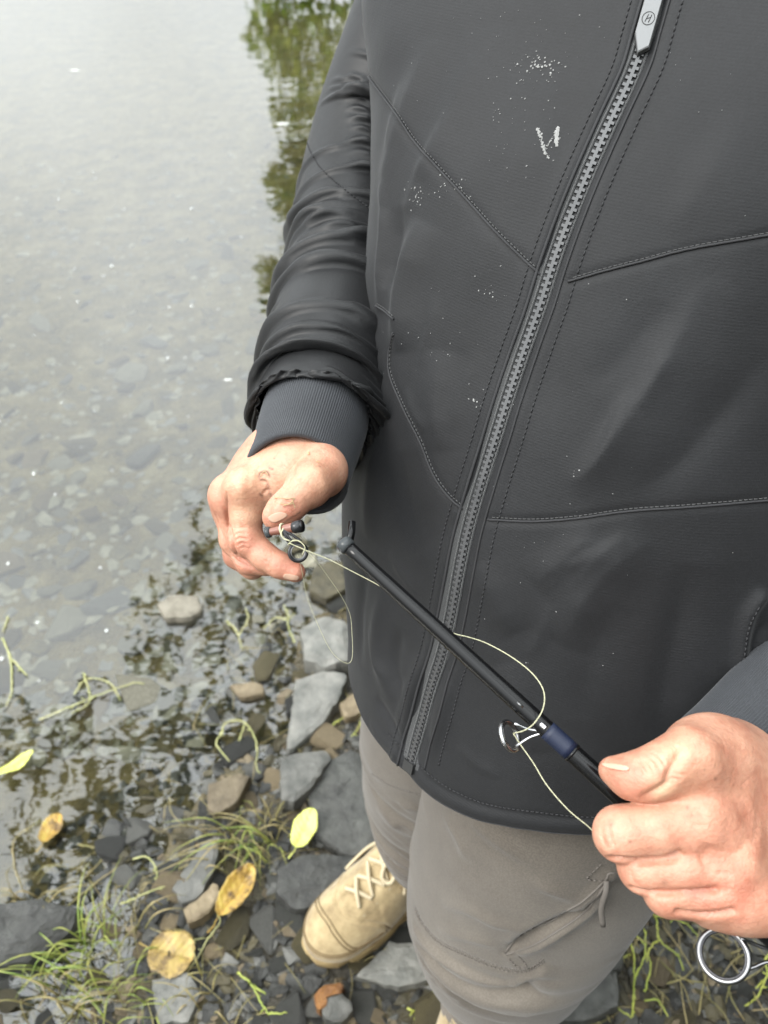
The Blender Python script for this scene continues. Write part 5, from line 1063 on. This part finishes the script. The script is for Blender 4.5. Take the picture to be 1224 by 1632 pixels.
slab([(-40, 1450), (60, 1432), (125, 1445), (115, 1480), (40, 1530), (-40, 1545)], M_SLATE, .05, .0, 'large dark wet boulder at the left edge behind the green grass', seed=10, tilt=(-.1, .2))
slab([(250, 962), (275, 945), (315, 948), (325, 970), (300, 985), (262, 985)], M_BUFF, .035, 0, 'pale buff stone breaking the water surface below the reeling hand', seed=11)
slab([(365, 1092), (400, 1085), (423, 1092), (420, 1105), (385, 1112)], M_TAN, .025, .0, 'small tan slab standing in the dark shallows', seed=12)
slab([(500, 900), (545, 890), (560, 935), (520, 955), (490, 940)], M_OLIVE, .03, 0, 'olive slab under the looping fishing line', seed=13)
slab([(540, 1120), (580, 1095), (600, 1110), (575, 1135), (550, 1145)], M_TAN, .02, 0, 'small tan slate tucked against the trouser leg', seed=14)
slab([(840, 1560), (900, 1520), (985, 1540), (990, 1600), (930, 1632), (850, 1620)], M_SLATE, .03, 0, 'dark grey slab right of the trouser leg, under the yellow weed', seed=15)
slab([(925, 1520), (960, 1490), (1000, 1500), (995, 1545), (950, 1550)], M_SLATE, .04, 0, 'black wet block above the dark grey slab', seed=16)
slab([(240, 1560), (300, 1545), (320, 1580), (300, 1632), (250, 1630)], M_SLATE2, .02, 0, 'grey green slate under the round yellow leaf', seed=17)
slab([(515, 1585), (545, 1580), (565, 1610), (540, 1632), (512, 1622)], M_SLATE2, .03, .005, 'blue grey angular stone beside the orange stone', seed=18)
slab([(500, 1588), (512, 1568), (550, 1565), (548, 1580), (518, 1590), (520, 1606), (505, 1612)], M_ORANGE, .035, .005, 'glossy rusty orange stone below the boot toe', seed=19)

# loose stones that can be told apart: the largest are things of their own
placed = []
MARKS = [(545, 1480, 'the fully seen boot'), (492, 1330, 'the bright yellow leaf'), (378, 1428, 'the ochre leaf'), (274, 1520, 'the round golden leaf'), (60, 1490, 'the large dark boulder'), (505, 1130, 'the long pale slab'), (480, 1235, 'the blocky grey slate'), (565, 1280, 'the broad dark slate'), (360, 1265, 'the tan wedge stone'), (285, 965, 'the pale buff stone'), (76, 1312, 'the floating orange leaf'), (380, 1180, 'the looping pale weed'), (1000, 1540, 'the branching yellow weed'),
         (1150, 1525, 'the large guide ring'), (915, 1580, 'the slab right of the trousers'), (525, 1595, 'the rusty orange stone'), (410, 1345, 'the olive grass tuft'), (530, 1025, 'the rounded grey boulder'), (150, 1500, 'the green grass tuft'), (640, 1540, 'the slab under the boot'), (1060, 1490, 'the forked weed under the fist'), (100, 1590, 'the straw stems at lower left'), (430, 1600, 'the short bright weed'), (390, 1000, 'the clump of pale weed'), (690, 1600, 'the weed sprig by the trouser leg'),
         (145, 826, 'the amber sunken stone'), (460, 680, 'the ribbed cuff'), (380, 830, 'the pinching hand'), (60, 505, 'the big bubble at the left edge'), (300, 665, 'the pair of bubbles above the hand'), (430, 460, 'the dark sleeve'), (170, 440, 'the bubbles in mid water'), (10, 1000, 'the pale weed stalk at the left edge'), (130, 1090, 'the floating weed strands')]
TONE = {'slate_wet': 'dark slate', 'slate_grey': 'grey slate', 'stone_olive': 'olive brown', 'stone_tan': 'tan', 'stone_sunk': 'pale sunken'}
def where_label(g, sz, me, under):
    q = proj(np.array([g[0], g[1], 0.0])); m = min(MARKS, key=lambda k: (k[0] - q[0]) ** 2 + (k[1] - q[1]) ** 2); dx, dy = q[0] - m[0], q[1] - m[1]
    side = ('right of' if dx > 0 else 'left of') if abs(dx) > abs(dy) else ('below' if dy > 0 else 'above')
    far = 'just' if math.hypot(dx, dy) < 70 else 'well' if math.hypot(dx, dy) > 170 else ''
    s_ = ('large' if sz > .052 else 'medium' if sz > .038 else 'small') if under else ('large' if sz > .030 else 'medium' if sz > .021 else 'small')
    return ' '.join(f"{s_} {TONE.get(me.materials[0].name, 'grey')} {'underwater ' if under else ''}stone {far} {side} {m[2]}".split())
def scatter(meshes, count, box, size, name, label, group, under, minsep=.6):
    n = tries = 0
    while n < count and tries < 40000:
        tries += 1
        a, b = RNG.uniform(box[0], box[1]), RNG.uniform(box[2], box[3]); g = G(a, b); s = float(shore_s(g[0], g[1]))
        if under and s > -.10 or (not under and s < -.12): continue
        if abs(g[0]) > 3.5 or g[1] > 6 or (a > 640 and b < 1380): continue
        sz = size[0] * (size[1] / size[0]) ** (RNG.uniform() ** 1.7)
        if any((g[0] - p[0]) ** 2 + (g[1] - p[1]) ** 2 < (minsep * (sz + p[2])) ** 2 for p in placed): continue
        placed.append((g[0], g[1], sz)); o = bpy.data.objects.new(name, meshes[int(RNG.integers(len(meshes)))]); COL.objects.link(o)
        o.location = (g[0], g[1], gz(g[0], g[1]) + sz * .12); o.scale = (sz, sz, sz); o.rotation_euler = (RNG.normal() * .22, RNG.normal() * .22, RNG.uniform(0, 6.28))
        tag(o, where_label(g, sz, o.data, under), 'stone', group); n += 1
scatter(LAND, 230, (-30, 1240, 880, 1660), (.016, .042), 'shore_stone', 'small angular wet slate fragment lying among the shore gravel', 'loose stones on the shore', False, .48)
scatter(SUNK, 110, (-60, 600, 330, 1120), (.028, .075), 'sunken_stone', 'pale blurred stone lying on the lake bed under the water', 'stones under the water', True, .75)

def batch(shapes, mats_n, pos, size, rot, tilt, mi):
    Vs, Fs, Ms, off = [], [], [], 0
    for p, s, r, t, m in zip(pos, size, rot, tilt, mi):
        V, F = shapes[int(m * 7919) % len(shapes)]; R = np.array(Matrix.Rotation(r, 3, 'Z') @ Matrix.Rotation(t, 3, 'X'))
        Vs.append(V @ R.T * s + p); Fs += [[i + off for i in f] for f in F]; off += len(V); Ms += [int(m)] * len(F)
    return np.vstack(Vs), Fs, Ms
pos = []; sz = []
while len(pos) < 6500:
    a, b = RNG.uniform(-60, 1300), RNG.uniform(860, 1690); g = G(a, b); s = float(shore_s(g[0], g[1]))
    if s < -.22 or (s < 0 and RNG.uniform() < .35): continue
    z = .004 * (4.6 ** (RNG.uniform() ** 1.5)); pos.append((g[0], g[1], gz(g[0], g[1]) + z * .15)); sz.append(z)
while len(pos) < 10500:
    x, y = RNG.uniform(-.6, 1.7), RNG.uniform(-.5, 2.8)
    if float(shore_s(x, y)) < -.15: continue
    z = .005 * (4.6 ** (RNG.uniform() ** 1.5)); pos.append((x, y, gz(x, y) + z * .15)); sz.append(z)
n = len(pos); V, F, Ms = batch(SHAPES, 8, pos, sz, RNG.uniform(0, 6.28, n), RNG.normal(size=n) * .5, RNG.integers(0, 8, n))
gravel = obj('gravel', V, F, MATS, smooth=False); gravel.data.polygons.foreach_set('material_index', np.array(Ms, np.int32)); tag(gravel, 'fine wet dark gravel filling the gaps between the stones', 'gravel', kind='stuff')
pos = []; sz = []
while len(pos) < 1500:
    a, b = RNG.uniform(-80, 620), RNG.uniform(200, 1200); g = G(a, b); s = float(shore_s(g[0], g[1]))
    if s > -.12 or g[1] > 8: continue
    z = .010 * (3.0 ** (RNG.uniform() ** 1.6)); pos.append((g[0], g[1], gz(g[0], g[1]) + z * .1)); sz.append(z)
n = len(pos); V, F, Ms = batch(SHAPES, 4, pos, sz, RNG.uniform(0, 6.28, n), RNG.normal(size=n) * .3, RNG.integers(0, 4, n))
bed = obj('lake_bed_pebbles', V, F, [M_SUNK, M_OLIVE, M_SUNK, M_SLATE2], smooth=False); bed.data.polygons.foreach_set('material_index', np.array(Ms, np.int32)); tag(bed, 'small pebbles covering the lake bed under the water', 'pebbles', kind='stuff')

# --- fallen leaves
def fallen_mat(name, c1, c2, c3):
    m = mat(name, c1, .45); oc = coords(m); f = noise(m, oc, 45, 5, .65)
    lk(m, ramp(m, f, [(.35, c1), (.52, c2), (.66, c3)]), bsdf(m).inputs['Base Color']); bsdf(m).inputs['Subsurface Weight'].default_value = .1
    bsdf(m).inputs['Subsurface Radius'].default_value = (.004, .004, .002); bump(m, noise(m, oc, 160, 4), .3, .001); return m
ML1 = fallen_mat('leaf_lemon', (.62, .66, .13), (.70, .74, .20), (.60, .62, .14)); ML2 = fallen_mat('leaf_ochre', (.46, .36, .07), (.38, .24, .05), (.09, .05, .015)); ML3 = fallen_mat('leaf_gold', (.40, .31, .08), (.33, .23, .07), (.12, .075, .025))
def fallen_leaf(base, tip, wid, mt, label, curl=.25, serr=.05, lift=.012, seed=0, round_=.5):
    r = np.random.default_rng(seed); a = G(*base, .03)[:2]; b = G(*tip, .03)[:2]; Ln = np.linalg.norm(b - a); u = (b - a) / Ln; v = np.array([-u[1], u[0]])
    m, n = 26, 13; t = np.linspace(0, 1, m); hw = wid * np.sin(math.pi * np.clip(t, 0.001, .999) ** (.75 + .5 * (1 - round_))) ** round_; hw[0] = hw[-1] = .0006
    hw = hw * (1 + serr * 1.6 * np.abs(np.sin(t * 34)) + .10 * _n2(t, t * 0, 9, seed + 3) * np.sin(math.pi * t)); q = np.linspace(-1, 1, n)
    X = t[:, None] * Ln * np.ones(n); Y = hw[:, None] * q; Z = curl * np.abs(Y) * 1.0 + .25 * curl * Ln * (2 * t[:, None] - 1) ** 2 + .0026 * np.abs(np.sin(t[:, None] * 22 - np.abs(q) * 5)) + .006 * _n2(X, Y, 70, seed) + curl * .5 * wid * np.clip(np.abs(q) - .6, 0, 1) * (1 + _n2(t[:, None], q * 0, 12, seed + 5)) - .0015 * np.exp(-(q / .1) ** 2)
    V = np.stack([X, Y, Z], -1).reshape(-1, 3); F = grid_faces(m, n, False).tolist()
    st = tube(catmull([(-Ln * .28, .003, .004), (-Ln * .12, .001, .002), (0, 0, Z[0, 6]), (Ln * .9, 0, Z[-3, 6] - .0005)], 12), np.linspace(.0013, .0005, 12), 5)
    V, F = join((V, F), st); o = obj('fallen_leaf', V, F, mt); z = max(gz(*a), gz(*b), 0.0) + lift; o.location = (a[0], a[1], z); o.rotation_euler = (0, 0, math.atan2(u[1], u[0]))
    so = o.modifiers.new('thickness', 'SOLIDIFY'); so.thickness = .0005; tag(o, label, 'leaf', 'fallen leaves on the shore'); return o
fallen_leaf((472, 1358), (500, 1296), .0195, ML1, 'bright lemon yellow leaf standing out on the dark slab', .15, .05, .03, 1)
fallen_leaf((350, 1466), (405, 1385), .022, ML2, 'ochre leaf with brown spots and green rim beside the dry stems', .5, .02, .022, 2)
fallen_leaf((240, 1512), (308, 1530), .032, ML3, 'round golden leaf lying flat on the gravel', .12, .06, .02, 3, .38)
fallen_leaf((-12, 1226), (50, 1190), .011, ML1, 'pale yellow narrow leaf floating at the left edge', .3, .03, .004, 4)
fallen_leaf((62, 1335), (90, 1288), .019, ML2, 'orange brown leaf floating in the shallows', .35, .03, .004, 5)
g = G(145, 826, -.06); o = bpy.data.objects.new('sunken_stone', SUNK[2]); COL.objects.link(o); o.location = (g[0], g[1], gz(g[0], g[1]) + .02); o.scale = (.032, .03, .03); tag(o, 'single amber tan stone under the open grey water', 'stone', 'stones under the water')
fallen_leaf((812, 1470 - 260), (815, 1468 - 262), .0003, ML2, 'x') if False else None

# --- weeds and grass
def plant_mat(name, c1, c2):
    m = mat(name, c1, .4); lk(m, ramp(m, noise(m, coords(m), 25, 3), [(.35, c1), (.65, c2)]), bsdf(m).inputs['Base Color']); return m
MW = plant_mat('weed_yellow', (.42, .44, .09), (.26, .32, .05)); MG = plant_mat('grass_green', (.16, .24, .045), (.38, .38, .10)); MD = plant_mat('grass_dry', (.34, .27, .13), (.20, .19, .06)); MP = plant_mat('weed_pale', (.50, .48, .24), (.36, .38, .14))
def weed(strokes, mt, label, r=.0016, h=.012, nodes=True, seed=0, group='yellow green water weeds washed ashore'):
    rg = np.random.default_rng(seed); parts = []
    c = G(*strokes[0][0], 0)[:2]; base = np.array([c[0], c[1], max(gz(*c), 0)])
    for st in strokes:
        P = []
        for (a, b) in st:
            g = G(a, b, .02)[:2]; P.append([g[0], g[1], max(gz(*g), 0.0) + h * rg.uniform(.7, 1.5)])
        Q = resample(catmull(P, 30), .004); Q = Q + rg.normal(size=Q.shape) * .0006
        parts.append(tube(Q - base, np.linspace(r, r * .6, len(Q)) * (1 + .25 * rg.uniform(-1, 1, len(Q))), 6))
        if nodes:
            for k in range(2, len(Q) - 2, 5):
                if rg.uniform() < .55:
                    d = unit(rg.normal(size=3) * np.array([1, 1, .5])) * rg.uniform(.004, .011); parts.append(tube(np.array([Q[k], Q[k] + d * .6, Q[k] + d]) - base, [r * .6, r * .75, r * .3], 5))
    o = obj('water_weed', *join(*parts), mt); o.location = base; tag(o, label, 'weed', group); return o
weed([[(1000, 1632), (1002, 1600), (1005, 1560), (1000, 1520), (985, 1500), (960, 1490), (935, 1508)], [(1005, 1570), (1018, 1540), (1022, 1515), (1020, 1490)], [(1000, 1530), (985, 1535), (970, 1540)], [(1022, 1520), (1012, 1505), (995, 1495)], [(1020, 1590), (1028, 1555), (1024, 1530)]], MW, 'branching yellow weed standing on the gravel left of the large rod guide', seed=1)
weed([[(1030, 1462), (1040, 1480), (1040, 1505), (1052, 1520), (1070, 1535), (1080, 1560)], [(1036, 1474), (1062, 1475), (1085, 1488), (1103, 1505)], [(1044, 1508), (1028, 1525), (1022, 1545)]], MW, 'forked yellow weed under the gripping fist', seed=2)
weed([[(890, 1590), (925, 1600), (950, 1597), (975, 1615), (1000, 1632)], [(1020, 1606), (1040, 1606), (1055, 1632)], [(925, 1600), (935, 1582), (945, 1580)]], MW, 'low yellow weed strand at the bottom edge', seed=3)
weed([[(1224, 1536), (1208, 1540), (1207, 1570), (1195, 1600), (1175, 1615)], [(1205, 1575), (1190, 1590)], [(1224, 1545), (1215, 1550)]], MW, 'yellow weed at the right edge below the guide ring', seed=4)
weed([[(380, 1555), (400, 1570), (412, 1590), (425, 1615), (440, 1630)], [(405, 1575), (425, 1590)], [(430, 1620), (460, 1622)]], MW, 'short bright weed below the ochre leaf', seed=5)
weed([[(660, 1632), (680, 1605), (690, 1585), (705, 1580)], [(690, 1590), (698, 1570)], [(650, 1612), (668, 1620)]], MW, 'small weed sprig between boot and trouser leg', seed=6)
weed([[(352, 1170), (360, 1150), (390, 1150), (408, 1180), (408, 1220), (415, 1230)], [(352, 1165), (345, 1185), (365, 1210)], [(390, 1152), (380, 1180)]], MP, 'looping pale weed over an amber stone in the shallows', seed=7)
weed([[(0, 1010), (12, 1040), (15, 1090), (5, 1120)], [(12, 1040), (40, 1070)], [(10, 975), (0, 1000)]], MP, 'pale weed stalk under water at the left edge', r=.002, h=.004, seed=8)
weed([[(115, 1100), (135, 1075), (170, 1080), (190, 1110)], [(60, 1140), (130, 1110), (200, 1085), (228, 1082)], [(130, 1065), (140, 1110), (110, 1130)]], MP, 'pale weed strands floating on the water in front of the dark reflection', r=.0016, h=.004, seed=9)
weed([[(420, 1000), (440, 980), (460, 985), (452, 960)], [(470, 1020), (458, 990), (470, 975)], [(380, 1010), (395, 985), (390, 965)], [(360, 985), (375, 1000), (385, 1030)]], MP, 'clump of pale weed in the shallows under the reeling hand', seed=10)
weed([[(60, 1300), (20, 1330), (18, 1370), (30, 1410)], [(120, 1340), (150, 1345), (160, 1360), (130, 1395)], [(100, 1440), (150, 1400), (190, 1365), (160, 1340)]], MD, 'thin brown weed stems around the floating orange leaf', r=.0013, h=.004, seed=11)
weed([[(210, 1365), (235, 1365), (248, 1385), (242, 1415)], [(190, 1440), (240, 1420), (300, 1400)], [(250, 1590), (300, 1545), (330, 1500), (352, 1470), (345, 1455)], [(265, 1490), (290, 1500), (325, 1495)]], MP, 'yellow stems twisted around the round golden leaf', r=.0015, seed=12)
weed([[(580, 1130), (572, 1165), (560, 1180)], [(520, 1160), (555, 1140), (570, 1115)]], MW, 'little yellow twig beside the trouser leg', r=.0012, seed=13)
weed([[(940, 1400 + 20), (948, 1452), (965, 1475)], [(1000, 1450), (1030, 1462)]], MD, 'bent brown stem beside the cargo pocket', r=.0016, nodes=False, seed=14)
def grass(center, n, length, spread, mt, label, seed, lean=(0, 0), rad=.02):
    rg = np.random.default_rng(seed); c = G(*center, .0)[:2]; base = np.array([c[0], c[1], max(gz(*c), 0)]); Vs, Fs, k = [], [], 0
    for i in range(n):
        a = rg.uniform(0, 6.28); d = np.array([math.cos(a) * spread[0] + lean[0], math.sin(a) * spread[1] + lean[1], 0]); Ln = length * rg.uniform(.5, 1.15)
        p0 = np.array([*rg.normal(size=2) * rad, 0]); hgt = rg.uniform(.25, .6) * Ln
        C = catmull([p0, p0 + d * Ln * .35 + [0, 0, hgt], p0 + d * Ln * .75 + [0, 0, hgt * rg.uniform(.5, 1.0)], p0 + d * Ln * 1.05 + [0, 0, rg.uniform(.0, .4) * hgt]], 12)
        w = .0016 * rg.uniform(.6, 1.3) * np.linspace(1, .15, 12); V, F = tube(C, w, 4, flat=.35); Vs.append(V); Fs += [[q + k for q in f] for f in F]; k += len(V)
    o = obj('grass_tuft', np.vstack(Vs), Fs, mt); o.location = base; tag(o, label, 'grass', 'grass tufts at the water edge'); return o
grass((150, 1500), 26, .12, (.6, .9), MG, 'green grass tuft arching over the dark boulder', 1, (.0, .15))
grass((95, 1530), 18, .12, (1.2, .4), MG, 'low green grass blades lying left across the boulder', 2, (-.4, 0))
grass((410, 1345), 26, .11, (.8, .6), MG, 'olive grass tuft left of the bright yellow leaf', 3, (-.35, -.2))
grass((360, 1360), 14, .13, (.9, .4), MD, 'dry straw stems over the narrow grey slate', 4, (-.3, -.3))
grass((215, 1460), 14, .12, (.5, .8), MD, 'brown dry stems between grass tuft and round leaf', 5, (.1, .1))
grass((110, 1600), 16, .11, (1.0, .4), MD, 'straw coloured stems flattened at the lower left', 6, (.0, 0))
grass((240, 1630), 9, .10, (.8, .5), MG, 'few green blades at the bottom edge left of centre', 7, (.1, 0))

# dead stems and plant scraps tangled over the stones
rg = np.random.default_rng(77); Vs, Fs, k = [], [], 0
for i in range(260):
    a, b_ = rg.uniform(-20, 640), rg.uniform(960, 1640)
    if rg.uniform() < .3: a, b_ = rg.uniform(850, 1230), rg.uniform(1430, 1640)
    g = G(a, b_, .01); s_ = float(shore_s(g[0], g[1]))
    if s_ < -.16: continue
    th = rg.uniform(0, 6.28); Ln = rg.uniform(.02, .09); d = np.array([math.cos(th), math.sin(th), 0]); e = np.array([-d[1], d[0], 0]); z = max(gz(g[0], g[1]), 0) + .006
    C = catmull([np.array([g[0], g[1], z]) - d * Ln / 2, np.array([g[0], g[1], z + rg.uniform(.002, .014)]) + e * Ln * rg.normal() * .12, np.array([g[0], g[1], z]) + d * Ln / 2 + e * Ln * rg.normal() * .1], 8)
    V, F = tube(C, rg.uniform(.0005, .0012) * np.linspace(1, .5, 8), 5); Vs.append(V); Fs += [[q + k for q in f] for f in F]; k += len(V)
tag(obj('plant_debris', np.vstack(Vs), Fs, MD), 'dead stems and scraps tangled over the wet stones', 'debris', kind='stuff')
grass((60, 1440), 16, .10, (.9, .5), MD, 'thin dry blades across the top of the dark boulder', 8, (.2, .1))
grass((330, 1600), 14, .08, (.7, .6), MD, 'short withered tuft between the round leaf and the short weed', 9)
grass((440, 1325), 18, .09, (.9, .5), MD, 'straw tuft touching the bright yellow leaf', 10, (-.2, .1))
grass((180, 1580), 20, .10, (.9, .5), MG, 'low green tuft left of the round golden leaf', 11, (-.2, 0))

# --- bubbles on the water
bub = mat('bubble_foam', (.80, .82, .82), .10, Transmission_Weight=.2, IOR=1.2); bub2 = mat('foam_fleck', (.55, .56, .54), .5)
th = np.linspace(0, 2 * math.pi, 12, endpoint=False); rows = []
for e in (0, .35, .75, 1.15, 1.5): rows.append(np.c_[np.cos(th) * math.cos(e), np.sin(th) * math.cos(e), np.full(12, math.sin(e) * .75)])
bV = np.vstack(rows); bF = grid_faces(5, 12).tolist() + [[48 + i for i in range(12)]]
bme = mesh_data('bubble_shape', bV, bF, bub); bme2 = mesh_data('foam_shape', bV * np.array([1.2, .8, .6]), bF, bub2)
BUB = [(165, 243), (180, 307), (94, 318), (92, 330), (148, 274), (152, 284), (13, 503), (165, 440), (86, 581), (98, 642), (151, 655), (200, 663), (295, 570), (268, 571), (54, 535), (94, 475), (124, 481), (305, 333), (198, 333), (118, 428), (178, 424), (219, 458), (306, 488), (348, 493), (300, 664), (179, 750), (160, 905), (54, 755), (88, 788), (3, 1050), (13, 898), (60, 992), (170, 1005), (62, 1085), (130, 712), (0, 672), (385, 378), (270, 490), (243, 142), (243, 197)]
for i, (a, b) in enumerate(BUB):
    g = G(a, b, .001); s = random.uniform(.0022, .0062) * (1 + .35 * max(0, (600 - b) / 600)); o = bpy.data.objects.new('bubble', bme if i % 3 else bme2); COL.objects.link(o)
    o.location = (g[0], g[1], .0005); o.scale = (s, s, s); o.rotation_euler = (0, 0, i); tag(o, where_label(g, .05, o.data, True).replace('medium grey underwater stone', 'tiny white bubble'), 'bubble', 'bubbles on the water')
for (a, b, w, lab) in [(363, 605, .012, 'white shell fleck floating left of the ribbed cuff'), (450, 197, .035, 'white feather afloat beside the mirrored tree'), (120, 112, .03, 'pale fleck afloat on the far bright water')]:
    g = G(a, b, .002); o = bpy.data.objects.new('floating_fleck', bme2); COL.objects.link(o); o.location = (g[0], g[1], .001); o.scale = (w, w * .6, w * .25); tag(o, lab, 'debris')
print('SCENE BUILT')
